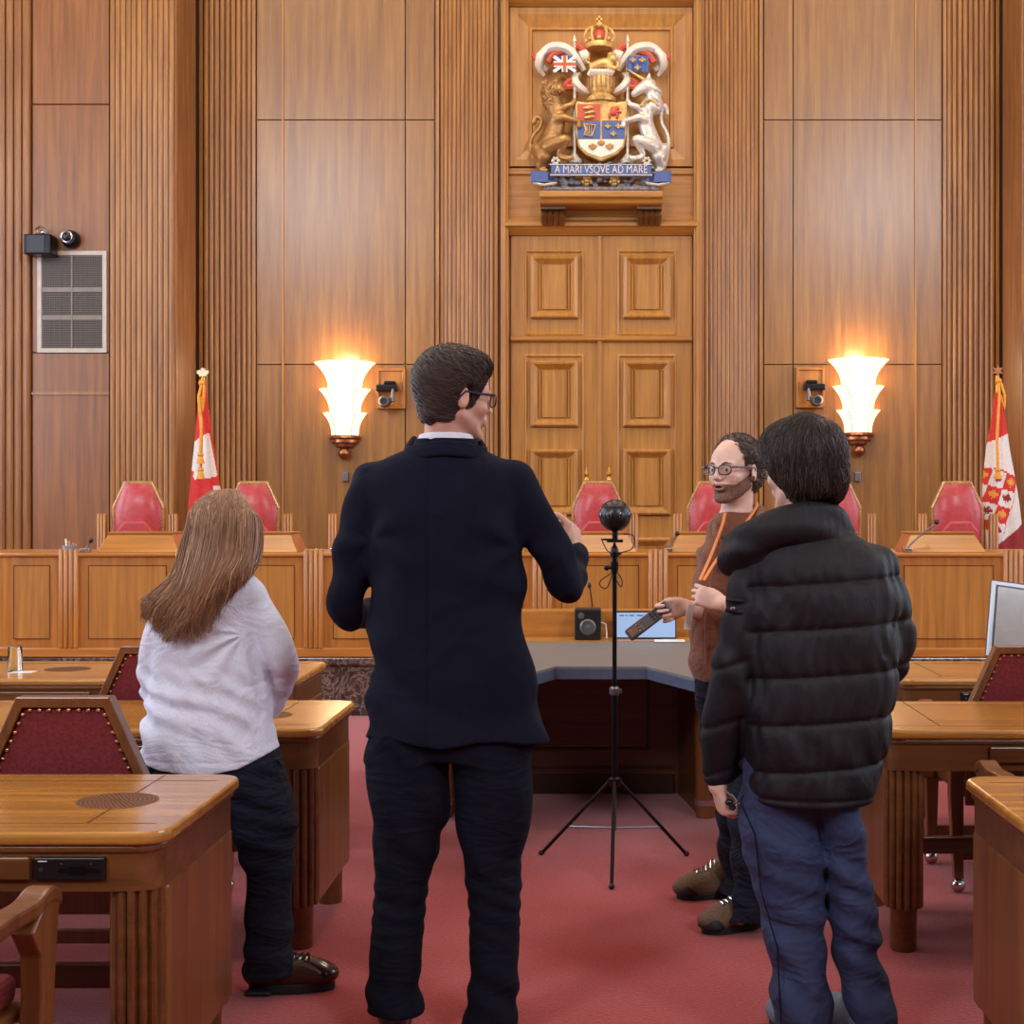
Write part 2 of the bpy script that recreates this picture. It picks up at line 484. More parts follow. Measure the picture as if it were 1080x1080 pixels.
# veneer panels of the recessed centre wall
def panel(px0, px1, py0, py1, Y=YW, mat='wall', th=.03, gap=.0014):
    b = BM(); box(b, wx(px0, Y)+gap, wx(px1, Y)-gap, Y-.0, Y+th, wz(py1, Y)+gap, wz(py0, Y)-gap)
    return trim(b, M[mat])
def pil(px0, px1, n, Y=YW, depth=.035, mat='reed', z0=.3, z1=ZT, fillet=True):
    b = BM(); x0, x1 = wx(px0, Y), wx(px1, Y)
    if fillet:
        box(b, x0, x0+.03, Y-.03, Y+.03, z0, z1); box(b, x1-.03, x1, Y-.03, Y+.03, z0, z1)
        reeds(b, x0+.034, x1-.034, n, Y, z0, z1, depth)
    else: reeds(b, x0, x1, n, Y, z0, z1, depth)
    return trim(b, M[mat])
for sgn in (-1, 1):
    m = lambda p: CX+sgn*(p-CX) if sgn < 0 else p
    def pr(a, c): a, c = m(a), m(c); return (min(a, c), max(a, c))
    pil(*pr(739, 804), 13, depth=.017)
    pil(*pr(994, 1053), 9, depth=.03)
    for a, c in ((806, 836), (837, 965), (966, 993)):
        q = pr(a, c)
        for t, u in ((-260, 126), (127, 384), (385, 680)): panel(*q, t, u)
    q = pr(964.5, 966.5)
    b = BM(); box(b, wx(q[0]), wx(q[1]), YW-.015, YW+.01, .3, ZT); trim(b, M['door'])
    # dark slot between wall and projecting block
    b = BM(); x = sgn*(XS-.02); box(b, x-.02, x+.02, YW-.02, YW+.03, .3, ZT); trim(b, M['inlay'])
# projecting blocks left and right (front plane YS) with side returns
for sgn in (-1, 1):
    xa = XS
    def bx2(x0, x1): return (min(sgn*x0, sgn*x1), max(sgn*x0, sgn*x1))
    b = BM(); q = bx2(xa, xa+.56); reeds(b, q[0], q[1], 12, YS, .3, ZT, .018); trim(b, M['reed'])
    for z0, z1 in ((.3, wz(415, YS)), (wz(415, YS), wz(372, YS)), (wz(372, YS), wz(110, YS)), (wz(110, YS), ZT)):
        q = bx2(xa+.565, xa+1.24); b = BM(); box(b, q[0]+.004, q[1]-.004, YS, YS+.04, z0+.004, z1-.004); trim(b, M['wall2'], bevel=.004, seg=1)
    b = BM(); q = bx2(xa+.565, xa+1.24); box(b, q[0], q[1], YS-.012, YS+.01, wz(415, YS)-.012, wz(415, YS)+.012); trim(b, M['wall'])
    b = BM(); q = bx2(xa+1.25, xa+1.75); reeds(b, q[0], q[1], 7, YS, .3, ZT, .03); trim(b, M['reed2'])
    # return face: reeds run in depth
    b = BM(); n = 10; w = (YW-YS-.1)/n; pts = []
    for i in range(n):
        for k in range(6):
            a = PI*k/5; pts.append((YS+.02+w*(i+.5-.5*math.cos(a)), -sgn*(.02*math.sin(a))+sgn*xa))
    pts += [(YW-.08, sgn*(xa+.03)), (YS+.02, sgn*(xa+.03))]
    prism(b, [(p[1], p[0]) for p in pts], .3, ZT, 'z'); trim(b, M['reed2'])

# ---- doorway bay
DX0, DX1 = wx(530), wx(738)
ZD, ZN = wz(243), wz(233)
b = BM()
for x0, x1 in ((wx(529), wx(537)), (wx(731), wx(739))):
    box(b, x0, x1, YW-.09, YW+.03, .3, ZT)
    cx = (x0+x1)/2; box(b, cx-.014, cx+.014, YW-.115, YW-.08, .3, ZT)
trim(b, M['door'], bevel=.008)
b = BM()   # lintel cornice between door and crest niche
prism(b, [(YW+.03, ZD-.05), (YW-.02, ZD-.05), (YW-.10, ZD+.01), (YW-.13, ZD+.02), (YW-.13, ZD+.05), (YW-.09, ZD+.08), (YW+.03, ZD+.08)], wx(533), wx(735), 'x')
trim(b, M['doorx'])
b = BM()
prism(b, [(YW+.03, wz(8)), (YW-.03, wz(8)), (YW-.10, wz(3)), (YW-.14, wz(0)), (YW-.14, wz(-6)), (YW+.03, wz(-8))], wx(530), wx(738), 'x')
trim(b, M['doorx'])
# crest niche panelling
b = BM()
box(b, wx(537), wx(731), YW, YW+.03, wz(176), wz(6))
ring_moulding(b, wx(538), wx(730), wz(176), wz(9), YW, [(0, 0), (0, .03), (.06, .03), (.17, -.0), (.18, .02), (.20, .02), (.21, 0)])
trim(b, M['door'])
b = BM(); box(b, wx(537), wx(731), YW-.02, YW+.03, ZD+.08, wz(178)); ring_moulding(b, wx(532), wx(736), ZD+.09, wz(182), YW-.02, [(0, 0), (0, .02), (.02, .02), (.035, 0)])
trim(b, M['doorx'])

# door with two leaves and a fixed upper row
door = struct(thing('door_1', '', '', (0, YW, .3))); del door['label']; del door['category']
for px0, px1 in ((539, 630.5), (634.5, 730)):
    s = 1 if px0 > 600 else -1
    mx = (px0+px1)/2+s*0
    for name, z0, z1, rows in (('upper_panel', wz(354), wz(249), ((270, 336),)), ('door_leaf', .32, wz(361), ((381, 450), (474, 543), (567, 636)))):
        b = BM(); box(b, wx(px0), wx(px1), YW-.0, YW+.03, z0, z1)
        pxa, pxb = mx-31, mx+31
        e0, e1 = (264, 354) if name == 'upper_panel' else (374, 645)
        ring_moulding(b, wx(pxa), wx(pxb), wz(e1), wz(e0), YW, [(0, 0), (0, .012), (.012, .018), (.03, .0)])
        for (t, u) in rows:
            xa, xb, za, zb = wx(mx-25), wx(mx+25), wz(u), wz(t)
            ring_moulding(b, xa, xb, za, zb, YW, [(0, 0), (.0, .04), (.015, .052), (.03, .05), (.075, .008), (.09, .004)])
            box(b, xa+.12, xb-.12, YW-.022, YW+.01, za+.085, zb-.085)
            for q in (xa+.085, xa+.112, xb-.112, xb-.085):
                reeds(b, q-.011, q+.011, 1, YW-.004, za+.085, zb-.085, .02)
        obj(name, b, M['door'], door)
b = BM(); box(b, wx(630.5), wx(634.5), YW-.03, YW+.03, .3, wz(249)); obj('centre_post', b, M['door'], door, bevel=.006)
b = BM(); prism(b, [(YW+.03, wz(361)), (YW-.02, wz(361)), (YW-.045, wz(359)), (YW-.045, wz(356)), (YW-.01, wz(354)), (YW+.03, wz(354))], wx(539), wx(730), 'x')
obj('cross_rail', b, M['doorx'], door)

# dais behind the bench
b = BM(); box(b, -6.5, 6.5, 10.62, YS+.04, 0, .41); box(b, -XS+.03, XS-.03, YS, YW, 0, .41); struct(obj('floor_dais', b, M['carpet']))

# ---------------------------------------------------------------- shelf and coat of arms
YC = YW-.02
sh = thing('crest_shelf', 'carved wooden bracket shelf under the coat of arms', 'shelf', (wx(634), YW-.02, wz(230)))
b = BM(); X0, X1 = P(569, 0, YC-.34).x, P(699, 0, YC-.34).x
S_Z = P(0, 201, YC-.34).z; S_D = wz(201)-S_Z
prism(b, [(YC, S_Z), (YC-.34, S_Z), (YC-.34, S_Z-.055), (YC-.30, S_Z-.07), (YC-.29, S_Z-.10), (YC-.26, S_Z-.11), (YC, S_Z-.11)], X0, X1, 'x')
obj('ledge', b, M['doorx'], sh, bevel=.006)
for px in (584, 684):
    b = BM()
    for k in range(4):
        x = wx(px-9+6*k); tube(b, [(x, YC, S_Z-.20), (x, YC-.14, S_Z-.155), (x, YC-.2, S_Z-.195), (x, YC-.12, S_Z-.245), (x, YC, S_Z-.24)], .032, 10)
    box(b, wx(px-13), wx(px+13), YC-.22, YC, S_Z-.14, S_Z-.108)
    obj('bracket', b, M['deskx'], sh, smooth=True)

gold = plain('crest_gold', (206, 166, 100), .38, .4, 30, .15)
silv = plain('crest_silver', (206, 198, 186), .34, .35, 30, .12)
blue = plain('crest_blue', (70, 92, 150), .5)
red = plain('crest_red', (190, 78, 50), .5)
cwhite = plain('crest_white', (226, 216, 200), .45)
dgold = plain('crest_dark_gold', (164, 122, 72), .4, .5, 30)
crest = thing('coat_of_arms', 'carved and painted coat of arms with lion, unicorn, shield and crown above the double door', 'coat of arms', (wx(634), YW, wz(201)))
yy = YC
k_ = YW/F_PX      # metres per pixel on this wall
def K(px, py, d=0): return tuple(P(px, py, yy-d))
def kx(px, d): return K(px, 0, d)[0]
def kz(py, d): return K(0, py, d)[2]
def crest_field(px0, px1, py0, py1, d=.3, h=.0075):
    return Field((wx(px0)-.05, yy-d, wz(py1)-.05), (wx(px1)+.05, yy+.02, wz(py0)+.05), h)
def climb(f, pts, k=.02):
    f.limb([K(p[0], p[1], p[2])+(p[3]*k_,) for p in pts], k, 3)
def lion_like(f, m, slim):
    """rampant beast; m maps photo pixels (left beast) to the mirrored one"""
    L = lambda pts: climb(f, [(m(p[0]), p[1], p[2], p[3]*slim) for p in pts])
    L([(572, 172, .12, 7), (575, 160, .14, 9), (582, 145, .15, 9.5), (587, 130, .16, 9), (587, 118, .16, 9.5), (582, 108, .15, 9)])     # trunk up to neck
    L([(573, 165, .16, 8), (567, 157, .12, 6.5), (569, 172, .12, 5), (571, 178, .12, 3.6), (576, 180, .16, 2.6)])     # hind leg planted
    L([(578, 155, .2, 7.5), (588, 150, .24, 6.5), (597, 147, .24, 4.8), (592, 157, .22, 3.8), (590, 164, .2, 3), (599, 167, .24, 3), (603, 166, .24, 2.4)])
    L([(586, 126, .2, 6), (594, 124, .24, 4.5), (602, 126, .24, 3.6), (609, 128, .22, 3.2), (611, 133, .22, 2.8)])
    L([(588, 118, .2, 5), (596, 113, .22, 3.8), (603, 110, .22, 3), (606, 106, .2, 2.6)])
def mk_lion():
    f = crest_field(552, 618, 76, 190); m = lambda x: x
    lion_like(f, m, 1.0)
    climb(f, [(582, 106, .16, 10), (580, 98, .18, 10)]); climb(f, [(583, 95, .2, 8), (589, 94, .24, 5.5), (592, 95, .24, 4)])
    climb(f, [(574, 88, .18, 3), (576, 86, .18, 2.2)]); climb(f, [(585, 87, .2, 2.6), (587, 85, .2, 2)])
    climb(f, [(566, 162, .1, 2.6), (559, 158, .1, 2), (561, 145, .1, 2), (569, 135, .1, 2), (571, 126, .1, 2.2), (565, 124, .1, 2.6), (563, 129, .1, 3)])
    def mane(X, Y, Z):
        w = np.exp(-(((X-wx(578))/.13)**2+((Z-wz(105))/.16)**2))
        return w*.014*np.sin(60*X+20*np.sin(34*Z))*np.sin(55*Z+15*np.sin(40*X))
    f.disp(mane)
    fobj('lion', f, dgold, crest)
def mk_unicorn():
    f = crest_field(650, 715, 60, 190); m = lambda x: 1268-x
    lion_like(f, m, .9)
    climb(f, [(690, 112, .16, 9), (689, 100, .18, 8.5), (685, 92, .19, 8)]); climb(f, [(683, 90, .2, 7), (675, 94, .24, 5), (669, 99, .25, 3.6)])
    climb(f, [(684, 82, .2, 2.2), (685, 78, .2, 1.2)])
    climb(f, [(699, 160, .1, 2.4), (705, 155, .1, 2), (704, 142, .1, 2), (698, 130, .1, 2), (697, 118, .1, 2.6), (701, 112, .1, 3), (704, 120, .1, 2)])
    def mane(X, Y, Z):
        w = np.exp(-(((X-wx(695))/.06)**2+((Z-wz(98))/.16)**2)); return w*.014*np.sin(70*Z+30*X)
    f.disp(mane)
    u = fobj('unicorn', f, silv, crest)
    b = BM(); tube(b, [K(679, 84, .22), K(660, 72, .2)], [.014, .003], 8); obj('horn', b, gold, u, True)
    b = BM()
    for i in range(14):
        a = i/13; q = K(676+18*a, 111-6*math.sin(a*PI), .26-.03*a); sphere(b, q, .013, 8)
    obj('chain', b, gold, u, True)
mk_lion(); mk_unicorn()
# shield
b = BM()
so = [(605, 106), (618, 108), (634, 104), (650, 108), (663, 106), (661, 120), (661, 140), (658, 155), (650, 163), (634, 170), (618, 163), (610, 155), (607, 140), (607, 120)]
prism(b, [(kx(x, .2), kz(y, .2)) for x, y in so], yy-.2, yy-.12, 'y'); shield = obj('shield', b, gold, crest, bevel=.012)
def quad_on(name, px0, px1, py0, py1, mat, d=.21, th=.01, poly=None):
    b = BM(); pts = poly or [(px0, py0), (px1, py0), (px1, py1), (px0, py1)]
    prism(b, [(kx(x, d), kz(y, d)) for x, y in pts], yy-d, yy-d+th, 'y'); return obj(name, b, mat, shield)
quad_on('quarter', 609, 633, 110, 127, red); quad_on('quarter', 635, 659, 110, 127, gold)
quad_on('quarter', 609, 633, 128, 146, blue); quad_on('quarter', 635, 659, 128, 146, blue)
quad_on('base_field', 0, 0, 0, 0, cwhite, poly=[(610, 147), (658, 147), (656, 154), (648, 161), (634, 166), (620, 161), (612, 154)])
def blob(name, spots, mat, parent, r=.022, d=.22):
    b = BM()
    for (x, y, s, t) in spots: sphere(b, K(x, y, d), (s*k_, .014, t*k_), 8)
    return obj(name, b, mat, parent, True)
blob('small_lions', [(x+dx, y+dy, 4.5, 1.6) for x, y in ((619, 114), (621, 119), (620, 124)) for dx, dy in ((0, 0), (3, -1))], gold, shield)
blob('red_lion', [(647, 117, 4, 5), (651, 114, 2.4, 2.4), (643, 122, 1.6, 3.4), (651, 122, 1.6, 3.4), (652, 118, 4, 1.5)], red, shield)
b = BM(); tube(b, [K(616, 131, .22), K(628, 132, .22), K(624, 143, .22), K(616, 142, .22), K(618, 137, .22), K(616, 131, .22)], .009, 6)
for i in range(3): tube(b, [K(619+2.6*i, 132, .22), K(619+2*i, 141, .22)], .004, 5)
obj('harp', b, gold, shield, True)
def fleur(b, x, y, s, d=.22):
    sphere(b, K(x, y, d), (.9*s*k_, .012, 3*s*k_), 8)
    for g in (-1, 1): tube(b, [K(x, y+s, d), K(x+g*1.8*s, y-.6*s, d), K(x+g*2.8*s, y+.6*s, d)], .8*s*k_, 6)
    tube(b, [K(x-1.6*s, y+1.4*s, d), K(x+1.6*s, y+1.4*s, d)], .5*s*k_, 6)
b = BM()
for x, y in ((641, 133), (652, 133), (647, 141)): fleur(b, x, y, 1.1)
obj('fleurs_de_lis', b, gold, shield, True)
LEAF = [(0, 1), (.14, .72), (.34, .82), (.26, .38), (.52, .62), (.60, .48), (.92, .52), (.82, .26), (.98, .14), (.5, -.22), (.56, -.42), (.06, -.34), (.06, -.8)]
LEAF = LEAF+[(-x, y) for x, y in LEAF[::-1][:-1]]
b = BM()
for x, y, s in ((625, 155, 4.5), (643, 155, 4.5), (634, 151, 4)):
    prism(b, [(kx(x+p[0]*s, .22), kz(y-p[1]*s, .22)) for p in LEAF], yy-.222, yy-.205, 'y')
obj('maple_leaves', b, dgold, shield)
# helmet, wreath, small lion, crown
b = BM()
lathe(b, [(.0, -.15), (.13, -.14), (.14, -.11), (.09, -.07), (.12, -.02), (.125, .06), (.10, .12), (.05, .155), (0, .16)], K(634, 92, .12), 20)
obj('helmet', b, gold, crest, True)
b = BM()
for i in range(7):
    a = -1.1+2.2*i/6; p = K(634, 92, .12)
    tube(b, [(p[0]+.13*math.sin(a), p[1]-.13*math.cos(a), p[2]+z) for z in (-.03, .03, .08)], .009, 6)
obj('visor_bars', b, M['goldw'], crest, True)
b = BM()
for i in range(8):
    x = 623+3.1*i; tube(b, [K(x-1.5, 79, .2), K(x+1.5, 74, .23)], .024, 8)
obj('wreath', b, cwhite, crest, True)
f = crest_field(618, 652, 52, 82)
climb(f, [(625, 70, .18, 4), (634, 67, .2, 5), (642, 66, .2, 5), (646, 62, .22, 4.5)]); climb(f, [(626, 70, .18, 2.5), (624, 77, .18, 2)])
climb(f, [(643, 68, .22, 2.5), (644, 77, .22, 2)]); climb(f, [(638, 68, .22, 2), (650, 72, .24, 2), (652, 66, .24, 2)]); climb(f, [(625, 68, .16, 1.5), (618, 64, .16, 1.5), (621, 58, .16, 1.8)])
climb(f, [(643, 58, .2, 2.6), (648, 57, .2, 2)])
fobj('crest_lion', f, gold, crest)
b = BM(); p = K(632, 46, .14)
lathe(b, [(.105, -.05), (.12, -.05), (.125, -.02), (.115, .0), (.10, .0)], p, 24)
for i in range(6):
    a = i*PI/3
    tube(b, [(p[0]+r*math.cos(a), p[1]+r*math.sin(a), p[2]+z) for r, z in ((.11, .0), (.135, .06), (.115, .12), (.06, .15), (0, .145))], .014, 6)
for i in range(8):
    a = i*PI/4; sphere(b, (p[0]+.115*math.cos(a), p[1]+.115*math.sin(a), p[2]+.02), .022, 8)
sphere(b, (p[0], p[1], p[2]+.175), .028, 8); box(b, p[0]-.008, p[0]+.008, p[1]-.008, p[1]+.008, p[2]+.19, p[2]+.25); box(b, p[0]-.028, p[0]+.028, p[1]-.008, p[1]+.008, p[2]+.212, p[2]+.23)
obj('crown', b, gold, crest, True)
b = BM(); sphere(b, (p[0], p[1], p[2]+.04), (.095, .095, .09), 14); obj('crown_cap', b, red, crest, True)
# mantling scrolls
for s in (-1, 1):
    m = lambda x: 634+s*(x-634)
    b = BM()
    for pts, r in (([(652, 74), (660, 62), (670, 52), (684, 50), (694, 56), (698, 66), (690, 74)], 6), ([(650, 66), (652, 56), (660, 52)], 5), ([(648, 98), (658, 92), (662, 84), (656, 78)], 6), ([(690, 52), (698, 58), (700, 70), (694, 80)], 5)):
        A = catmull([(m(x), y) for x, y in pts], 4); n = len(A)
        tube(b, [K(x, y, .1+.05*math.sin(i/n*5)) for i, (x, y) in enumerate(A)], [k_*r*(.5+.6*math.sin(PI*min(1, (i+1)/n))) for i in range(n)], 8, flat=.7)
    obj('mantling', b, cwhite, crest, True)
    b = BM()
    for pts, r in (([(662, 56), (672, 54), (684, 58), (690, 66)], 3.6), ([(650, 56), (656, 50), (660, 48)], 4), ([(694, 56), (702, 62), (706, 58)], 2.4), ([(660, 84), (668, 86), (672, 92), (664, 92)], 3.6)):
        A = catmull([(m(x), y) for x, y in pts], 4)
        tube(b, [K(x, y, .13) for x, y in A], r*k_, 8)
    obj('mantling_lining', b, red, crest, True)
    b = BM(); tube(b, [K(m(662), 166, .16), K(m(662), 44, .16)], .013, 8); tube(b, [K(m(662), 44, .16), K(m(662), 36, .16)], [.02, .001], 8)
    lathe(b, [(.06, -.04), (.07, -.01), (.04, .02), (.02, .05)], K(m(662), 168, .14), 14)
    ln = obj('lance', b, silv, crest, True)
    b = BM(); x0, x1 = sorted((m(661), m(684))); n = 10
    fl = [(kx(x0+(x1-x0)*i/n, .17), yy-.17-.015*math.sin(i*1.1)) for i in range(n+1)]
    prism(b, fl+[(x, y+.012) for x, y in fl[::-1]], kz(76, .17), kz(59, .17), 'z')
    fl_o = obj('banner', b, blue, ln)
    b = BM(); xm = (x0+x1)/2
    if s < 0:
        def bar(a, c, w, d, mt):
            bb = BM(); p, q = Vector(K(*a, d)), Vector(K(*c, d)); t = (q-p).normalized(); nrm = Vector((t.z, 0, -t.x))*w*k_/2
            vs = [bb.verts.new(v) for v in (p+nrm, q+nrm, q-nrm, p-nrm)]; ff = bb.faces.new(vs)
            r_ = bmesh.ops.extrude_face_region(bb, geom=[ff]); bmesh.ops.translate(bb, vec=(0, .006, 0), verts=[v for v in r_['geom'] if isinstance(v, bmesh.types.BMVert)])
            return obj('stripe', bb, mt, fl_o)
        bar((x0, 59.5), (x1, 75.5), 3, .195, cwhite); bar((x0, 75.5), (x1, 59.5), 3, .196, cwhite)
        bar((xm, 59), (xm, 76), 6, .198, cwhite); bar((x0, 67.5), (x1, 67.5), 6, .199, cwhite)
        bar((xm, 59), (xm, 76), 3.2, .201, red); bar((x0, 67.5), (x1, 67.5), 3.2, .202, red); b.free()
    else:
        for x, y in ((xm-5, 63), (xm+5, 63), (xm, 71)): fleur(b, x, y, 1.1, .20)
        obj('fleurs_de_lis', b, gold, fl_o, True)
# compartment with flowers and motto scroll
f = crest_field(560, 710, 164, 203, .32, .009)
rnd = random.Random(3)
for i in range(150):
    x = rnd.uniform(576, 692); y = rnd.uniform(172, 198)
    f.ell(K(x, y, .12+rnd.uniform(0, .07)), (rnd.uniform(2.2, 4.2)*k_, .05, rnd.uniform(1.4, 2.6)*k_), k=.006)
climb(f, [(575, 199, .2, 2.2), (634, 199, .2, 2.4), (693, 199, .2, 2.2)])
f.put(lambda X, Y, Z: S_Z+.002-Z+X*0+Y*0, f.lo, [x[-1] for x in f.ax], 0, 'i', 0)
fobj('leafy_mound', f, plain('crest_foliage', (128, 124, 128), .5, .1, 26, .3), crest)
for px, py, r in ((586, 170, 5), (682, 170, 5)):
    b = BM()
    for i in range(6):
        a = i*PI/3; sphere(b, K(px+r*.6*math.cos(a), py+r*.6*math.sin(a), .22), (r*.42*k_, .03, r*.42*k_), 8)
    obj('lily', b, silv, crest, True)
for px in (619, 648):
    b = BM()
    for i in range(5):
        a = i*2*PI/5+.3; sphere(b, K(px+3.4*math.cos(a), 190.5+3.4*math.sin(a), .19), (2.8*k_, .025, 2.8*k_), 8)
    sphere(b, K(px, 190.5, .22), .022, 8); obj('rose', b, gold, crest, True)
b = BM()
box(b, kx(581, .3), kx(687, .3), yy-.30, yy-.26, kz(184, .3), kz(174, .3))
sc_ = obj('motto_scroll', b, blue, crest, bevel=.01)
for s in (-1, 1):
    m = lambda x: 634+s*(x-634)
    b = BM()
    A = [(kx(m(x), y), yy-y) for x, y in ((680, .2), (694, .2), (706, .22), (708, .26), (704, .28), (690, .26))]
    prism(b, A+[(x, y+.02) for x, y in A[::-1]], kz(193, .22), kz(182, .22), 'z'); obj('scroll_tail', b, blue, crest)
    b = BM(); tube(b, [K(m(681), 193, .28), K(m(694), 195, .27), K(m(706), 193, .26)], .012, 6); obj('scroll_edge', b, silv, crest, True)
text_mesh('motto_lettering', 'A MARI VSQVE AD MARE', .1, silv, sc_, (kx(634, .3), yy-.301, kz(179, .3)), .004, width=.83)
b = BM(); box(b, kx(580, .3), kx(688, .3), yy-.305, yy-.255, kz(185, .3), kz(184, .3)); box(b, kx(580, .3), kx(688, .3), yy-.305, yy-.255, kz(174, .3), kz(173.2, .3)); obj('scroll_edge', b, silv, crest)

# ---------------------------------------------------------------- wall sconces
shade_m = emis('lit_glass', (255, 205, 140), 3.2, (255, 240, 215))
def make_sconce():
    r = thing('wall_sconce', 'x', 'wall lamp', (0, 0, 0))
    u = YW/F_PX
    for (y0, w0, y1, w1) in ((-38, 32, -8, 17.5), (-10, 27, 17, 16), (15, 23, 39, 14)):
        b = BM(); n = 10; prof = []
        for i in range(n+1):
            t = i/n; prof.append(((w1+(w0-w1)*(1-t)**2.4)*u, -(y0+(y1-y0)*t)*u))
        lathe2 = prof+[(q[0]-.012, q[1]) for q in prof[::-1]]
        lathe(b, lathe2, (0, 0, 0), 24, PI, 2*PI); obj('shade_tier', b, shade_m, r, True, angle=60)
        for a in (PI*1.3, PI*1.7):
            b = BM(); tube(b, [((q[0]+.002)*math.cos(a), (q[0]+.002)*math.sin(a), q[1]) for q in prof], .0045, 5)
            obj('rib', b, M['bronze'], r, True)
    b = BM(); lathe(b, [(0, -.335), (.14, -.335), (.15, -.36), (.125, -.375), (.125, -.40), (.09, -.41), (.085, -.44), (.045, -.455), (.04, -.47)], (0, 0, 0), 24, PI, 2*PI)
    obj('holder', b, M['bronze'], r, True)
    b = BM(); sphere(b, (0, -.062, -.50), .055, 18); obj('finial', b, M['bronze'], r, True)
    b = BM(); box(b, -.05, .05, -.03, -.0, -.5, -.3); obj('back_plate', b, M['bronze'], r)
    return r
sc0 = make_sconce(); sc0.location = (wx(364), YW-.002, wz(421)); sc0['label'] = 'lit tulip-shaped glass wall lamp on the left wall, above the suited man\'s shoulder'; sc0['group'] = 'lit wall lamps'
sc1 = dup(sc0, (wx(905), YW-.002, wz(418)), 'lit tulip-shaped glass wall lamp on the right, above the man in the black padded coat')
for s in (sc0, sc1):
    for dz, e in ((.22, 34), (.0, 14)):
        l = bpy.data.lights.new('bulb', 'POINT'); l.energy = e*.42; l.color = (1, .78, .52); l.shadow_soft_size = .12
        lo = bpy.data.objects.new('bulb', l); C.objects.link(lo); lo.parent = s; lo.location = (0, -.22, dz+.1)
# pan-tilt cameras on backplates
def make_ptz(mir):
    r = thing('wall_camera', 'x', 'camera', (0, 0, 0)); u = YW/F_PX; s = -1 if mir else 1
    b = BM(); box(b, -15*u, 15*u, -.03, 0, -21*u, 21*u); ring_moulding(b, -15*u, 15*u, -21*u, 21*u, -.03, [(0, 0), (0, .02), (.02, .02), (.03, 0)])
    obj('backplate', b, M['bench'], r)
    b = BM(); box(b, -14*u*s if s > 0 else -8*u, 8*u if s > 0 else 14*u, -.17, -.05, -4*u, 3*u); box(b, -6*u, 6*u, -.15, -.03, 3*u, 7*u); obj('body', b, M['blackm'], r, bevel=.012)
    b = BM(); tube(b, [(-8*u*s, -.12, 0), (4*s*u, -.15, -2*u), (4*s*u, -.17, -15*u)], .022, 8); obj('arm', b, M['greym'], r, True)
    b = BM(); lathe(b, [(0, 0), (.045, 0), (.055, .02), (.055, .11), (.04, .13), (.0, .13)], (-4*u*s, -.12, -15*u), 18, ax='y')
    # lathe on y axis extends towards the viewer
    hd = obj('lens_barrel', b, M['greym'], r, True)
    b = BM(); lathe(b, [(0, .131), (.032, .132), (.034, .128)], (-4*u*s, -.12, -15*u), 16, ax='y'); obj('lens', b, M['black'], hd, True)
    return r
c0 = make_ptz(False); c0.location = (wx(413), YW-.001, wz(410)); c0['label'] = 'small remote-controlled camera on a square wooden plate right of the left wall lamp'
c1 = make_ptz(True); c1.location = (wx(854), YW-.001, wz(409)); c1['label'] = 'small remote-controlled camera on a square wooden plate left of the right wall lamp'
for px, py, lb in ((365, 503, 'small grey sensor box on the wall under the left wall lamp'), (904, 503, 'small grey sensor box on the wall under the right wall lamp')):
    b = BM(); u = k_; box(b, wx(px)-3*u, wx(px)+3*u, YW-.04, YW+.004, wz(py)-5*u, wz(py)+5*u); tag(obj('sensor_box', b, M['greym'], bevel=.006), lb, 'sensor')

# ventilation grille, box and dome camera on the left block
Yv = YS
g = thing('ventilation_grille', 'tall wall vent grille with pale metal frame at upper left', 'vent', (wx(76, Yv), Yv, wz(318, Yv)))
x0, x1, z0, z1 = wx(40, Yv), wx(113, Yv), wz(372, Yv), wz(265, Yv)
b = BM(); ring_moulding(b, x0, x1, z0, z1, Yv, [(0, 0), (0, .018), (.035, .018), (.042, .006)]); obj('frame', b, M['alu'], g)
b = BM(); box(b, x0+.035, x1-.035, Yv-.006, Yv-.001, z0+.035, z1-.035); obj('backing', b, M['inlay'], g)
b = BM(); n = 42
for i in range(n):
    z = z0+.05+(z1-z0-.1)*i/(n-1); box(b, x0+.04, x1-.04, Yv-.012, Yv-.007, z-.0035, z+.0035)
for i in range(26):
    x = x0+.05+(x1-x0-.1)*i/25; box(b, x-.002, x+.002, Yv-.011, Yv-.007, z0+.04, z1-.04)
obj('mesh', b, plain('vent_mesh', (96, 84, 76), .5, .4), g)
b = BM(); xm = (x0+x1)/2; box(b, xm-.006, xm+.006, Yv-.018, Yv-.01, z0+.035, z1-.035)
for t in (.345, .62): z = z0+(z1-z0)*t; box(b, x0+.04, x1-.04, Yv-.016, Yv-.01, z-.02, z+.02)
obj('divider', b, plain('grille_bar', (120, 106, 96), .4, .3), g)
r = thing('emergency_light', 'black wall-mounted box with a small clear lamp on top, at the vent\'s upper left corner', 'emergency light', (wx(48, Yv), Yv, wz(272, Yv)))
b = BM(); box(b, wx(34, Yv), wx(62, Yv), Yv-.2, Yv-.02, wz(272, Yv), wz(251, Yv)); box(b, wx(34, Yv), wx(39, Yv), Yv-.05, Yv+.004, wz(262, Yv), wz(252, Yv)); obj('housing', b, M['blackm'], r, bevel=.01)
b = BM(); box(b, wx(38, Yv), wx(56, Yv), Yv-.205, Yv-.2, wz(270, Yv), wz(252.5, Yv)); obj('front_panel', b, M['black'], r)
b = BM(); sphere(b, (wx(47.5, Yv), Yv-.1, wz(247, Yv)), (.05, .05, .05), 18); lathe(b, [(.035, 0), (.035, .02), (0, .02)], (wx(47.5, Yv), Yv-.1, wz(251, Yv)), 12); obj('lamp_head', b, glass('lamp_glass', rough=.1), r, True)
b = BM(); sphere(b, (wx(49, Yv), Yv-.1, wz(247.5, Yv)), .018, 10); obj('reflector', b, M['silver'], r, True)
r = thing('dome_camera', 'round black dome security camera above the vent', 'camera', (wx(76, Yv), Yv, wz(253, Yv)))
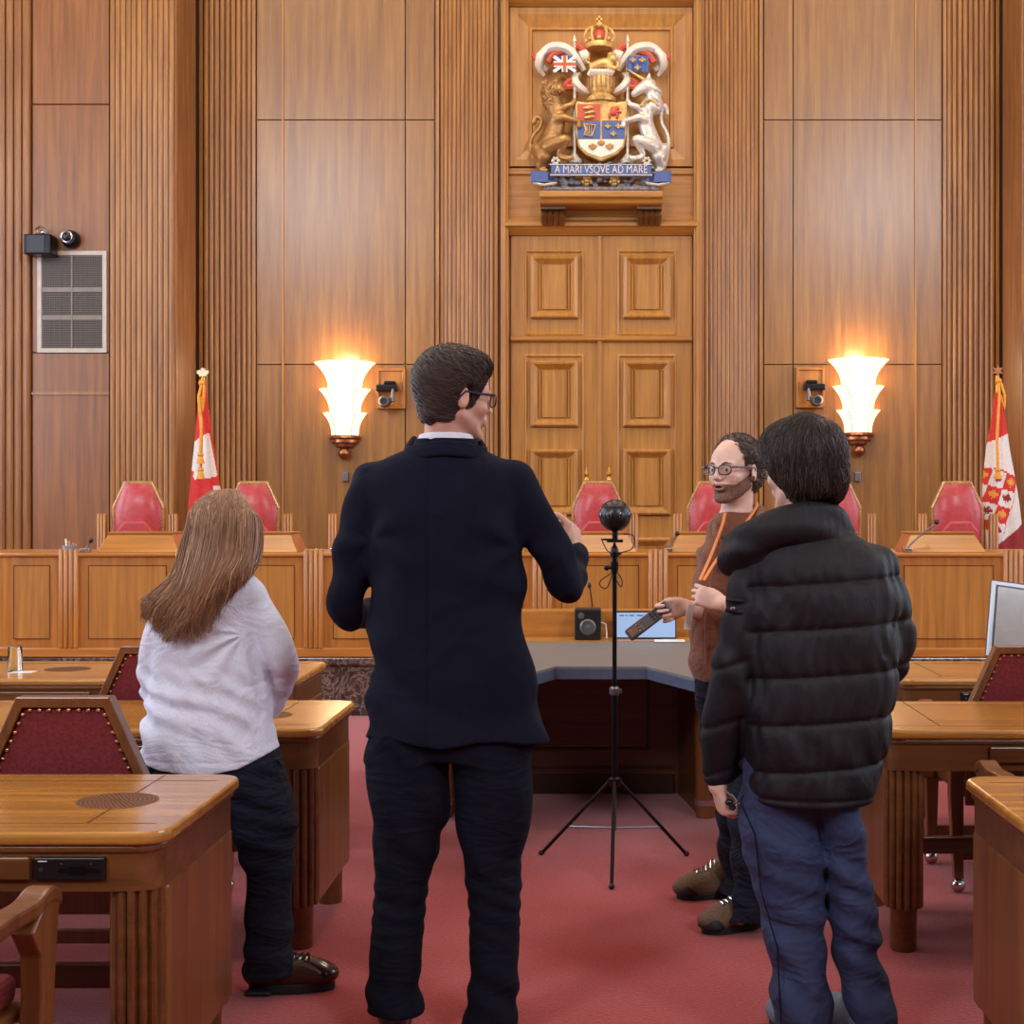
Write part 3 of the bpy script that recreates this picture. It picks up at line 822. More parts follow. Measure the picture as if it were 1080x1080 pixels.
b = BM(); lathe(b, [(0, 0), (.075, 0), (.08, .03), (.07, .08), (.055, .1), (0, .1)], (wx(76, Yv), Yv, wz(253, Yv)), 24, ax='y'); obj('housing', b, M['blackm'], r, True)
b = BM(); sphere(b, (wx(75, Yv), Yv-.1, wz(252, Yv)), (.045, .03, .045), 16); obj('dome', b, M['black'], r, True)
b = BM(); lathe(b, [(.046, .1), (.052, .108), (.046, .11)], (wx(75, Yv), Yv, wz(252, Yv)), 20, ax='y'); obj('ring', b, M['silver'], r, True)

# ---------------------------------------------------------------- flags
fred = plain('flag_red', (206, 44, 36), .75, 0, 40, .06); fwhite = plain('flag_white', (226, 216, 208), .75, 0, 40, .04)
fgold = plain('flag_gold', (222, 150, 50), .7, 0, 40, .08); fdark = plain('flag_dark_red', (150, 36, 40), .75)
def inpoly(x, y, P_):
    c = False; j = len(P_)-1
    for i in range(len(P_)):
        if (P_[i][1] > y) != (P_[j][1] > y) and x < (P_[j][0]-P_[i][0])*(y-P_[i][1])/(P_[j][1]-P_[i][1])+P_[i][0]: c = not c
        j = i
    return c
def make_flag(px, Yf, ptop, rows, pattern, label, base_z=.41):
    """rows: (py, left px, right px) outline of the hanging cloth"""
    x0 = (px-CX)*Yf/F_PX; r = thing('flag', label, 'flag', (x0, Yf, base_z))
    u = Yf/F_PX; zt = CAMZ-(ptop-HY)*u
    b = BM(); tube(b, [(x0, Yf, base_z+.02), (x0, Yf, zt-.08)], .016, 10); obj('pole', b, M['brass'], r, True)
    b = BM(); lathe(b, [(0, 0), (.16, 0), (.16, .02), (.05, .06), (.02, .08)], (x0, Yf, base_z), 24); obj('base', b, M['brass'], r, True)
    R = catmull(rows, 26); nu = 150; V = []; nv = len(R)
    for i in range(nv):
        py, a, c = R[i]; xa, xc = (a-CX)*u, (c-CX)*u; hw = (xc-xa)/2; cxm = (xa+xc)/2
        for j in range(nu):
            th = 2*PI*j/nu; fold = 1+.10*math.sin(7*th+i*.006)*min(1, hw/.08)
            V.append((cxm+hw*math.cos(th)*(1 if abs(math.cos(th)) > .6 else fold), Yf-(.02+.55*hw)*math.sin(th)*fold, CAMZ-(py-HY)*u))
    Q = []; fm = []
    for i in range(nv-1):
        for j in range(nu):
            k = (j+1) % nu; Q.append((i*nu+j, i*nu+k, (i+1)*nu+k, (i+1)*nu+j))
            x = sum(V[q][0] for q in Q[-1])/4; z = sum(V[q][2] for q in Q[-1])/4
            fm.append(pattern(x/u+CX, HY-(z-CAMZ)/u, abs(math.sin(2*PI*j/nu))))
    o = mesh_np('flag_cloth', np.array(V), np.array(Q), [fred, fwhite, fgold, fdark], r, True, np.array(fm))
    return r, x0, u, zt
def pat_ca(x, y, s):
    ang = (x-216)*.0
    sl = y-(x-216)*(-.35)
    if inpoly(x, y, [(206, 466), (221, 457), (222, 458), (230, 502), (222, 505), (214, 502), (208, 507), (205, 502), (207, 498), (202, 496)]): return 1
    if y > 512 and x > 227: return 1
    return 0
def chk(x, y):
    # checker frame rotated by ~20 deg
    a = math.radians(17); ux = ((x-1052)*math.cos(a)+(y-497)*math.sin(a))/14.5; uy = (-(x-1052)*math.sin(a)+(y-497)*math.cos(a))/17.5
    return ux, uy
def pat_sc(x, y, s):
    ux, uy = chk(x, y)
    if -1.4 < ux < 1.55 and -.1 < uy < 3.6 and y > 480:
        i, j = math.floor(ux+.5), math.floor(uy+.0); fx, fy = ux+.5-i-.5, uy-j-.5
        redsq = (i+j) % 2 != 0
        if inpoly(fx/.36, -fy/.36, LEAF): return 2 if redsq else 3
        return 0 if redsq else 1
    if y < 462-(x-1052)*.45: return 0
    if y > 572-(x-1052)*.8: return 3
    return 1
fl1, x0, u, zt = make_flag(214, 12.3, 388, [(404, 211, 217), (430, 208.5, 220), (460, 206, 224), (500, 202, 230), (540, 198, 236), (580, 194, 240), (640, 190, 244)], pat_ca, 'draped red and white maple leaf flag on a pole behind the woman')
b = BM(); prism(b, [(x0+p[0]*.055, zt-.05+p[1]*.055) for p in LEAF], 12.3-.012, 12.3+.012, 'y'); box(b, x0-.008, x0+.008, 12.29, 12.31, zt-.14, zt-.08); obj('finial', b, plain('gilt_leaf', (232, 214, 176), .3, .4), fl1)
fl2, x2, u, zt2 = make_flag(1052, 12.3, 386, [(414, 1049, 1054), (440, 1046, 1060), (475, 1040, 1065), (520, 1036, 1073), (560, 1040, 1078), (600, 1042, 1081), (650, 1043, 1084)], pat_sc, 'draped red and white chequered flag with gold leaves on a pole at far right')
b = BM(); st = []
for i in range(12):
    a = PI/2+i*PI/6; rr_ = .055 if i % 2 == 0 else .024; st.append((x2+rr_*math.cos(a), zt2-.04+rr_*math.sin(a)))
prism(b, st, 12.285, 12.315, 'y'); box(b, x2-.008, x2+.008, 12.29, 12.31, zt2-.14, zt2-.08); obj('finial', b, M['bronze'], fl2)
for fl, xx, zz, tas in ((fl1, x0, zt, ((211.5, 484), (211.8, 500))), (fl2, x2, zt2, ((1052.5, 500),))):
    b = BM()
    for tx, ty in tas:
        q = P(tx, ty, 12.1); tube(b, [(xx, 12.27, zz-.13), (xx-.01, 12.2, zz-.25), (q.x, 12.13, q.z+.3), (q.x, 12.1, q.z+.06)], .012, 8)
        lathe(b, [(0, .06), (.022, .05), (.026, .03), (.02, .02), (.034, -.04), (0, -.04)], (q.x, 12.1, q.z), 12)
    tube(b, [(xx+.02, 12.26, zz-.15), (xx+.035, 12.2, zz-.26), (xx+.03, 12.18, zz-.36), (xx+.005, 12.22, zz-.25)], .012, 8)
    sphere(b, (xx, 12.27, zz-.13), .03, 10)
    obj('tasselled_cord', b, fgold, fl, True)
# ================================================================ BENCH
YB = 10.3
def bx(px): return (px-CX)*YB/F_PX
def bz(py): return CAMZ-(py-HY)*YB/F_PX
ZBT = 1.14
bench = thing('judges_bench', 'long curved-end oak judges\' bench with panelled front and reeded posts on a marble base', 'bench', (0, YB, 0))
def bench_outline(off, x1=4.0, r=.5):
    pts = []
    for i in range(9):
        a = PI+PI/2*i/8; pts.append((-x1+(r+off)*math.cos(a), YB+r+(r+off)*math.sin(a)))
    for i in range(9):
        a = 1.5*PI+PI/2*i/8; pts.append((x1+(r+off)*math.cos(a), YB+r+(r+off)*math.sin(a)))
    return pts+[(x1+r+off, YB+.95), (-x1-r-off, YB+.95)]
def bench_ring(z0, z1, off):
    b = BM(); prism(b, bench_outline(off), z0, z1, 'z'); return b
o_ = obj('body', bench_ring(.41, ZBT-.02, 0), M['bench'], bench, smooth=True, angle=20)
obj('top_rail', bench_ring(ZBT-.028, ZBT, .022), M['benchx'], bench, bevel=.01)
obj('bottom_rail', bench_ring(.41, .475, .02), M['benchx'], bench, bevel=.008)
obj('marble_base', bench_ring(0, .35, -.02), M['marble'], bench)
obj('marble_cap', bench_ring(.35, .41, .012), M['marble'], bench, bevel=.012, seg=3)
obj('marble_plinth', bench_ring(0, .07, .01), M['marble'], bench, bevel=.01)
posts = (73, 196, 331, 572, 694, 933, 1068)
for p in posts:
    b = BM(); n = 4; hw = 10.5
    for i in range(n):
        x = bx(p-hw+2.6+5.25*i); lathe(b, [(.0, .475), (.0185, .475), (.0185, ZBT+.012), (.011, ZBT+.026), (0, ZBT+.03)], (x, YB-.012, 0), 10)
    box(b, bx(p-hw-1.2), bx(p+hw+1.2), YB-.005, YB+.02, .475, ZBT-.03)
    obj('reeded_post', b, M['benchx' if 0 else 'bench'], bench, smooth=True)
edges = [-40]+list(posts)+[1200]
for a, c in zip(edges, edges[1:]):
    xa, xb = bx(a+20 if a != -40 else 14), bx(c-20 if c != 1200 else 1160)
    b = BM(); ring_moulding(b, xa, xb, .535, ZBT-.085, YB, [(0, 0), (.0, .004), (.006, .004), (.008, .001)])
    obj('panel_moulding', b, M['chairw'], bench)
    b = BM(); box(b, xa+.008, xb-.008, YB-.002, YB+.01, .543, ZBT-.093); obj('panel', b, M['door'], bench)
# reading stands
def stand(pc, wb, wt, label):
    xc = bx(pc); u = YB/F_PX
    r = thing('reading_stand', label, 'reading stand', (xc, YB+.15, ZBT), 'reading stands along the judges\' bench')
    y0, y1 = YB+.12, YB+.5
    z1 = CAMZ-(563-HY)*(YB+.2)/F_PX+.0
    b = BM(); v = []
    for (hw, y, z) in ((wb*u/2, y0, ZBT+.001), (wt*u/2, y0+.08, z1)):
        v.append([b.verts.new(q) for q in ((xc-hw, y, z), (xc+hw, y, z), (xc+hw, y1, z), (xc-hw, y1, z))])
    b.faces.new(v[0]); b.faces.new(v[1])
    for k in range(4): b.faces.new((v[0][k], v[0][(k+1) % 4], v[1][(k+1) % 4], v[1][k]))
    obj('body', b, M['benchx'], r, bevel=.004)
    b = BM(); hw = wt*u/2+.006; box(b, xc-hw, xc+hw, y0+.07, y1, z1, z1+.014); obj('rim', b, M['benchx'], r, bevel=.004)
for pc, lb in ((139, 'oak reading stand in front of the leftmost red judge\'s chair'), (266, 'oak reading stand just right of the woman\'s head on the bench'), (388, 'oak reading stand hidden behind the suited man\'s left arm'), (508, 'oak reading stand behind the suited man\'s right shoulder'), (628, 'oak reading stand at bench centre behind the camera ball'), (752, 'oak reading stand behind the man in the brown shirt'), (876, 'oak reading stand behind the black padded coat'), (1001, 'oak reading stand in front of the rightmost red judge\'s chair')):
    stand(pc, 88, 68, lb)
# microphones
def mic(px, dx, dy, Y, z, label, h=.2):
    x = (px-CX)*Y/F_PX
    r = thing('gooseneck_microphone', label, 'microphone', (x, Y, z))
    b = BM(); box(b, x-.035, x+.035, Y-.03, Y+.03, z+.0005, z+.035); obj('base', b, M['silver'], r, bevel=.008)
    b = BM(); A = catmull([(x, Y, z+.03), (x+dx*.4, Y, z+.03+dy*.45), (x+dx, Y-.03, z+.03+dy)], 5); tube(b, A.tolist(), .006, 6); obj('neck', b, M['greym'], r, True)
    b = BM(); sphere(b, (x+dx, Y-.03, z+.035+dy), .018, 10); obj('head', b, M['black'], r, True)
mic(957, .2, .18, YB+.08, ZBT, 'thin silver gooseneck microphone left of the rightmost reading stand')
mic(705, .06, .1, YB+.08, ZBT, 'small microphone just right of the bench post near the tripod camera')
mic(90, .05, .05, YB+.08, ZBT, 'small microphone left of the leftmost reading stand')
mic(354, .03, .06, YB+.08, ZBT, 'small microphone beside the suited man\'s left arm on the bench')
r = thing('pencil_cup', 'clear cup of pencils and clips on the bench top at far left', 'cup', (bx(68), YB+.1, ZBT))
x = bx(68)
b = BM(); lathe(b, [(0, 0.001), (.04, 0.001), (.055, .05), (.05, .05), (.036, .006), (0, .006)], (x, YB+.1, ZBT), 16); obj('bowl', b, plain('blue_plastic', (150, 165, 190), .25, .2), r, True)
for i, (a, t) in enumerate(((-.03, -.03), (.0, -.005), (.02, .03), (.035, .05))):
    b = BM(); tube(b, [(x+a*.6, YB+.1+a*.2, ZBT+.01), (x+t, YB+.1-a*.3, ZBT+.095-.012*i)], .006, 6); obj('pencil', b, fgold if i % 2 else M['silver'], r, True)

# ---- judges' chairs
def make_judge_chair():
    r = thing('judge_chair', 'x', 'chair', (0, 0, 0), 'judges\' chairs behind the bench')
    W = .212
    def out(w, z0, zs, zt, wt): return [(-w, z0), (w, z0), (w, zs), (wt, zt), (-wt, zt), (-w, zs)]
    b = BM(); prism(b, out(W, .5, 1.05, 1.26, .115), 0, .06, 'y')
    obj('frame', b, M['goldw'], r, bevel=.012)
    b = BM(); o1 = out(W-.022, .52, 1.045, 1.238, .105); o2 = out(W-.05, .55, 1.03, 1.20, .09)
    v1 = [b.verts.new((p[0], -.004, p[1])) for p in o1]; v2 = [b.verts.new((p[0], -.035, p[1])) for p in o2]; o3 = [b.verts.new((p[0]*.55, -.055, .85+(p[1]-.85)*.6)) for p in o2]
    for A, B_ in ((v1, v2), (v2, o3)):
        for k in range(6): b.faces.new((A[k], A[(k+1) % 6], B_[(k+1) % 6], B_[k]))
    b.faces.new(o3); obj('back_cushion', b, M['redleather'], r, smooth='all')
    b = BM(); prism(b, [(-.15, .52), (.15, .52), (.15, .86), (.085, .94), (-.085, .94), (-.15, .86)], -.105, -.03, 'y'); obj('lumbar_cushion', b, M['redleather'], r, bevel=.02, seg=3)
    b = BM(); rnd = []
    for a, c in zip(o1, o1[1:]+o1[:1]):
        L = math.dist(a, c); n = int(L/.028)
        for i in range(n): t = i/n; sphere(b, (a[0]+(c[0]-a[0])*t, -.005, a[1]+(c[1]-a[1])*t), .006, 6)
    obj('stud_trim', b, M['brass'], r, True)
    for s in (-1, 1):
        b = BM(); xs = s*.285
        for i in range(3): lathe(b, [(0, .42), (.012, .42), (.012, .99), (.006, 1.0), (0, 1.0)], (xs-.024+.024*i, -.02, 0), 8)
        box(b, xs-.034, xs+.034, -.02, .02, .42, .985); obj('arm_post', b, M['bench'], r, smooth=True)
        b = BM(); box(b, xs-.03, xs+.03, -.42, -.02, .62, .66); obj('armrest', b, M['bench'], r, bevel=.01)
    b = BM(); box(b, -.27, .27, -.5, .05, .42, .5); obj('seat', b, M['redleather'], r, bevel=.03, seg=3)
    b = BM(); lathe(b, [(.0, .0), (.26, .0), (.25, .04), (.06, .08), (.05, .42), (0, .42)], (0, -.22, 0), 16); obj('pedestal', b, M['chairw'], r, True)
    return r
jc = make_judge_chair()
YJ = 11.75
def jx(px): return (px-CX)*11.3/F_PX*YJ/11.3
jl = [(145.5, 'leftmost red leather judge\'s chair, between the flag and the left wall'), (267, 'red leather judge\'s chair partly behind the woman\'s head, right of the left flag'), (389, 'red judge\'s chair hidden behind the suited man\'s left shoulder'), (509, 'red judge\'s chair hidden behind the suited man\'s right shoulder'), (752, 'red leather judge\'s chair partly behind the man in the brown shirt'), (881, 'red leather judge\'s chair partly behind the black-coated man\'s collar'), (1010, 'rightmost red leather judge\'s chair beside the chequered flag')]
k0 = YJ/11.3
for i, (px, lb) in enumerate(jl):
    if i == 0: jc.location = (jx(px), YJ, .41-.0); jc['label'] = lb; c = jc
    else: c = dup(jc, (jx(px), YJ, .41), lb)
c = dup(jc, (jx(630.5), YJ, .41), 'central red leather judge\'s chair with two pointed finials, behind the tripod camera')
for s in (-1, 1):
    b = BM(); lathe(b, [(0, 1.26), (.018, 1.26), (.02, 1.28), (.01, 1.295), (.02, 1.315), (.012, 1.335), (.004, 1.37), (0, 1.375)], (s*.09, .03, 0), 10)
    me_o = obj('finial', b, M['brass'], None, True); me_o.parent = c

# ================================================================ COUNSEL DESKS
def round_rect(x0, x1, y0, y1, r, sides):
    """plan outline, rounding the corners at the x ends listed in sides ('l','r')"""
    pts = []
    for cx_, cy_, a0, sd in ((x1, y0, 1.5, 'r'), (x1, y1, 0, 'r'), (x0, y1, .5, 'l'), (x0, y0, 1, 'l')):
        if sd in sides:
            ox = cx_+(-r if sd == 'r' else r); oy = cy_+(r if cy_ == y0 else -r)
            for i in range(7): a = PI*a0+PI/2*i/6; pts.append((ox+r*math.cos(a), oy+r*math.sin(a)))
        else: pts.append((cx_, cy_))
    return pts
def desk(side, xe, y0, y1, L, label, socket=None, grilles=(), drawers=()):
    """side -1: desk left of the aisle (its open end at x=xe on the right)"""
    s = side; H = .735
    xa, xb = (xe-L, xe) if s < 0 else (xe, xe+L)
    r = thing('counsel_desk', label, 'desk', ((xa+xb)/2, (y0+y1)/2, 0))
    b = BM(); prism(b, round_rect(xa, xb, y0, y1, .07, 'lr'), H-.03, H, 'z'); obj('top', b, M['desk'], r, bevel=.011, seg=3)
    b = BM(); prism(b, round_rect(xa+.012, xb-.012, y0+.012, y1-.012, .065, 'lr'), H-.048, H-.03, 'z'); obj('moulding', b, M['deskx'], r, bevel=.005)
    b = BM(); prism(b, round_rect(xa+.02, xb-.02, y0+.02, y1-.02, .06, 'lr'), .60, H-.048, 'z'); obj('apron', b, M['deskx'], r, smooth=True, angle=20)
    b = BM(); zi = H+.0006; i_ = .13
    ins = [(xa+i_, xb-i_, y0+.10, y0+.104), (xa+i_, xb-i_, y1-.104, y1-.10)]
    for q in ins: box(b, q[0]-.08, q[1]+.08, q[2], q[3], H-.002, zi)
    for x in (xa+i_+.08, xb-i_-.08): box(b, x-.002, x+.002, y0+.1, y1-.02, H-.002, zi)
    obj('inlay_lines', b, M['inlay'], r)
    xi = xe+s*.02          # aisle face of the side panel
    p0, p1 = sorted((xi, xi+s*.045))
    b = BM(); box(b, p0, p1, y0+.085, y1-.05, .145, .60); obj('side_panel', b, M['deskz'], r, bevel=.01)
    for xc in (xe+s*.085, (xe+s*(L-.085))):
        for yc, nm in ((y0+.085, 'front'), (y1-.09, 'rear')):
            b = BM(); n = 14; pts = []
            for k in range(n):
                for j in range(5):
                    a = 2*PI*(k+j/5)/n; rr_ = .052+.0125*math.sin(PI*j/5)**.7 if j else .052
                    pts.append((xc+rr_*math.cos(a), yc+rr_*math.sin(a)))
            prism(b, pts, .145, .60, 'z')
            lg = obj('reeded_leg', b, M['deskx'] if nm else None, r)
            b = BM(); lathe(b, [(0, 0), (.042, 0), (.044, .01), (.044, .13), (.05, .145), (0, .145)], (xc, yc, 0), 20); obj('foot', b, M['deskx'], lg, True)
    xo = xe+s*L; p0, p1 = sorted((xo-s*.02, xo-s*.065))
    b = BM(); box(b, p0, p1, y0+.085, y1-.05, .145, .60); obj('side_panel', b, M['deskz'], r, bevel=.01)
    b = BM(); box(b, xa+.13, xb-.13, y1-.12, y1-.08, .19, .25); obj('foot_rail', b, M['darkw'], r, bevel=.006)
    for gx, gy in grilles:
        b = BM(); lathe(b, [(0, H), (.10, H), (.10, H+.001), (0, H+.001)], (gx, gy, 0), 32)
        g_ = obj('round_grille', b, plain('inlaid_grille', (120, 74, 36), .5), r)
        b = BM()
        for i in range(9):
            for k in range(6+i*6):
                a = 2*PI*k/(6+i*6); rr_ = .008+i*.0105; lathe(b, [(0, 0), (.003, 0), (.003, .0006), (0, .0006)], (gx+rr_*math.cos(a), gy+rr_*math.sin(a), H+.001), 4)
        obj('perforations', b, M['inlay'], g_)
    for x0, x1 in drawers:
        b = BM(); box(b, x0, x1, y0+.004, y0+.03, .628, .68); obj('drawer', b, M['deskx'], r, bevel=.004)
    if socket:
        x0, x1 = socket; b = BM(); box(b, x0, x1, y0+.008, y0+.03, .627, .678); so_ = obj('socket_panel', b, M['black'], r, bevel=.003)
        b = BM(); box(b, x0+.055, x1-.012, y0+.006, y0+.01, .644, .655); box(b, x0+.08, x0+.115, y0+.005, y0+.01, .642, .660); obj('slot', b, M['blackm'], so_)
        b = BM(); lathe(b, [(0, 0), (.005, 0), (.005, .006), (0, .006)], (x0+.018, y0+.009, .652), 10, ax='y'); obj('jack', b, M['silver'], so_)
        b = BM(); box(b, x0+.01, x0+.03, y0+.0072, y0+.009, .669, .6715); obj('maker_plate', b, M['white'], so_)
        b = BM()
        for q in (.06, .125): box(b, x0+q, x0+q+.005, y0+.0072, y0+.009, .663, .666)
        obj('indicator', b, M['greym'], so_)
    return r
desk(-1, -.965, 3.27, 4.0, 2.4, 'nearest oak desk at lower left with black socket panel in its front', socket=(-1.262, -1.103), grilles=((-1.19, 3.63), (-2.3, 3.63)), drawers=((-1.9, -1.27),))
desk(-1, -.91, 4.80, 5.53, 2.6, 'oak desk at left behind the woman, second row from the camera', grilles=((-1.17, 5.12),), drawers=((-1.9, -1.3),))
desk(-1, -1.275, 6.2, 6.93, 2.8, 'oak desk at left holding an upturned glass, farthest row before the bench', socket=(-2.10, -1.94), grilles=((-2.38, 6.58),), drawers=((-2.8, -2.15),))
desk(1, .975, 3.15, 3.97, 2.4, 'nearest oak desk at lower right, cut by the frame edge', grilles=((1.6, 3.6),), drawers=((1.3, 1.9),))
desk(1, .92, 4.77, 5.50, 2.6, 'oak desk at right beside the man in the black padded coat, second row', grilles=((1.9, 5.1),), drawers=((1.27, 1.9),))
desk(1, 1.26, 6.2, 6.93, 2.6, 'oak desk at right under the tilted monitor, farthest row before the bench', socket=(1.53, 1.66), grilles=((2.4, 6.5),))

# upturned glass
r = thing('drinking_glass', 'upturned clear drinking glass on the far left desk', 'glass', ((16-CX)*6.5/F_PX, 6.5, .736))
x = (16-CX)*6.5/F_PX
b = BM(); lathe(b, [(.030, .0), (.028, .006), (.0265, .10), (.024, .107), (0, .107), (0, .112), (.026, .112), (.0295, .104), (.033, 0)], (x, 6.5, .736), 28); obj('tumbler', b, M['glass'], r, True)
b = BM(); prism(b, [(x+.0, 6.42), (x+.10, 6.42), (x+.10, 6.50), (x+.0, 6.5)], .7355, .7365, 'z'); 
tag(obj('paper_slip', b, M['white']), 'small white paper slip beside the upturned glass', 'paper')

# ---- counsel chairs
def make_chair():
    r = thing('counsel_chair', 'x', 'chair', (0, 0, 0))
    # faces +y; back at y=0
    def out(k): return [(-.235+k, .50), (.235-k, .50), (.235-k*1.0, .70), (.13-k*.55, .935-k), (-.13+k*.55, .935-k), (-.235+k, .70)]
    o1, o2 = out(0), out(.03)
    b = BM(); 
    for y in (-.025, .025):
        va = [b.verts.new((p[0], y, p[1])) for p in o1]; vb = [b.verts.new((p[0], y, p[1])) for p in o2]
        for k in range(6): b.faces.new((va[k], va[(k+1) % 6], vb[(k+1) % 6], vb[k]))
        if y < 0: A0, B0 = va, vb
    for k in range(6):
        k2 = (k+1) % 6; b.faces.new((A0[k], A0[k2], va[k2], va[k])); b.faces.new((B0[k], B0[k2], vb[k2], vb[k]))
    obj('back_frame', b, M['chairw'], r, bevel=.004)
    b = BM(); prism(b, o2, -.012, .02, 'y'); obj('backrest', b, M['burgundy'], r, bevel=.01, seg=3)
    b = BM(); o3 = out(.038)
    for a, c in zip(o3[1:], o3[2:]+o3[:1]):
        L = math.dist(a, c); n = max(1, int(L/.026))
        for i in range(n): t = (i+.5)/n; sphere(b, (a[0]+(c[0]-a[0])*t, -.014, a[1]+(c[1]-a[1])*t), .0068, 6)
    obj('nail_heads', b, M['bronze'], r, True)
    b = BM(); box(b, -.25, .25, .0, .50, .36, .42); obj('seat_frame', b, M['chairw'], r, bevel=.008)
    b = BM(); box(b, -.235, .235, .02, .49, .42, .485); obj('seat', b, M['burgundy'], r, bevel=.022, seg=3)
    for s in (-1, 1):
        b = BM()
        A = catmull([(.01, .60), (.10, .655), (.25, .665), (.38, .66), (.46, .672), (.52, .65)], 5)
        up = [(y, z) for y, z in A]; dn = [(y, z-.035) for y, z in A[::-1]]
        prism(b, up+dn, s*.29-.028, s*.29+.028, 'x'); obj('armrest', b, M['chairw'], r, bevel=.008)
        b = BM(); prism(b, [(.40, .36), (.475, .36), (.49, .50), (.515, .64), (.43, .645), (.36, .60), (.41, .54), (.415, .45)], s*.29-.024, s*.29+.024, 'x'); obj('arm_support', b, M['chairw'], r, bevel=.006)
        for y0_, nm in ((.44, 'leg'), (.03, 'leg')):
            b = BM(); zt_ = .62 if y0_ < .1 else .40
            v = []
            for (z, w, dy) in ((.055, .018, -.04 if y0_ < .1 else .0), (.36, .026, 0), (zt_, .024, 0)):
                v.append([b.verts.new((s*.27+ax*w, y0_+dy+ay*w, z)) for ax, ay in ((-1, -1), (1, -1), (1, 1), (-1, 1))])
            for A_, B_ in zip(v, v[1:]):
                for k in range(4): b.faces.new((A_[k], A_[(k+1) % 4], B_[(k+1) % 4], B_[k]))
            b.faces.new(v[0]); b.faces.new(v[-1]); lg = obj(nm, b, M['chairw'], r, bevel=.004)
            b = BM(); sphere(b, (s*.27, y0_+(-.04 if y0_ < .1 else 0), .028), .028, 14); obj('caster', b, M['silver'], lg, True)
    for q in ((.42, .45), (.0, .03)): b = BM(); box(b, -.25, .25, *q, .12, .16); obj('stretcher', b, M['chairw'], r, bevel=.004)
    b = BM(); box(b, -.24, .24, -.012, .012, .33, .50); obj('rear_rail', b, M['chairw'], r)
    return r
ch0 = make_chair(); ch = copy_tree(ch0)
for q in list(ch.children):
    if q.name.startswith('arm'): bpy.data.objects.remove(q)
ch.location = (-1.485, 4.09, 0); ch.rotation_euler = (0, 0, .0); ch['label'] = 'burgundy upholstered wooden chair with nail heads between the first and second desk rows at left'
ch = ch0; ch.location = (-1.68, 5.58, 0); ch['label'] = ( 'burgundy wooden chair half hidden behind the woman, at the farthest left desk')
dup(ch, (-1.455, 2.60, 0), rotz=0, label= 'wooden armchair at the lower left corner, only its curved arm and seat showing')
dup(ch, (1.63, 5.58, 0), rotz=0, label= 'burgundy wooden chair in front of the monitor at the right edge')
dup(ch, (1.50, 4.12, 0), 'wooden armchair behind the nearest right desk, only its arm showing', rotz=.0)

# ---- clerk's table in the middle
t = thing('clerk_table', 'dark wood clerk\'s table with a grey angled top in the middle of the floor', 'table', (0, 7.3, 0))
ZT2 = .74
outl = [(-.78, 5.85), (-.48, 5.85), (-.20, 6.65), (.215, 6.65), (.50, 5.95), (.78, 5.95), (.95, 7.86), (-.95, 7.86)]
b = BM(); prism(b, outl, ZT2-.012, ZT2, 'z'); obj('grey_top', b, M['grey_top'], t)
b = BM(); prism(b, [(x*1.0, y+.001) for x, y in outl], ZT2-.058, ZT2-.012, 'z'); obj('top_edge', b, M['blue_edge'], t)
b = BM(); prism(b, [(-.80, 7.0), (-.70, 6.98), (-.58, 7.5), (.40, 7.5), (.47, 6.98), (.80, 7.0), (.9, 8.1), (-.9, 8.1)], .0, ZT2-.058, 'z'); obj('front_panel', b, M['darkw'], t)
b = BM(); ring_moulding(b, -.42, .26, .22, .62, 7.5, [(0, 0), (0, .008), (.012, .008), (.016, 0)])
box(b, -.56, .38, 7.485, 7.5, .0, .1); box(b, -.56, .38, 7.49, 7.5, .125, .14); obj('mouldings', b, M['inlay'], t)
for x in (-.74, .50):
    b = BM(); lathe(b, [(0, 0), (.045, 0), (.05, .08), (.055, .6), (0, .6)], (x, 6.93, 0), 16); obj('leg', b, M['chairw'], t, True)
    b = BM(); lathe(b, [(.0495, .06), (.052, .06), (.053, .085), (.0495, .085)], (x, 6.93, 0), 16); obj('metal_band', b, M['silver'], t, True)
b = BM(); box(b, -.95, .95, 7.86, 8.12, ZT2-.03, ZT2+.004); obj('rear_ledge', b, M['doorx'], t)
b = BM(); box(b, -.95, .95, 8.12, 8.3, ZT2-.3, .888); obj('back_upstand', b, M['benchx'], t, bevel=.004)
b = BM(); box(b, -.9, .9, 8.1, 8.28, 0, .45); obj('rear_panel', b, M['darkw'], t)

def tpx(px, Y=7.93): return (px-CX)*Y/F_PX
r = thing('loudspeaker', 'small black desktop loudspeaker left of the tripod pole', 'speaker', (tpx(620), 7.98, ZT2+.004))
x0, x1 = tpx(606), tpx(634); z0 = ZT2+.0045
b = BM(); box(b, x0, x1, 7.92, 8.06, z0, z0+.168); sb = obj('cabinet', b, M['black'], r, bevel=.008)
b = BM(); lathe(b, [(.040, 0), (.044, .004), (.034, .010), (.03, .002), (.014, .001), (.012, .006), (0, .009)], ((x0+x1)/2, 7.92, z0+.07), 24, ax='y'); obj('woofer', b, M['greym'], r, True)
b = BM(); lathe(b, [(.016, 0), (.018, .004), (.008, .004), (0, .007)], (x0+.035, 7.92, z0+.132), 16, ax='y'); obj('tweeter', b, M['greym'], r, True)
b = BM(); tube(b, [(x1, 8.0, z0+.09), (x1+.025, 8.0, z0+.08), (x1+.03, 7.99, z0+.03), (x1+.03, 7.97, z0+.004)], .004, 6); obj('cable', b, M['white'], r, True)
r = thing('gooseneck_microphone', 'upright black microphone on a thin stem behind the small loudspeaker', 'microphone', (tpx(624), 8.09, ZT2+.004))
b = BM(); box(b, tpx(619), tpx(630), 8.07, 8.11, ZT2+.0045, ZT2+.03); obj('base', b, M['black'], r)
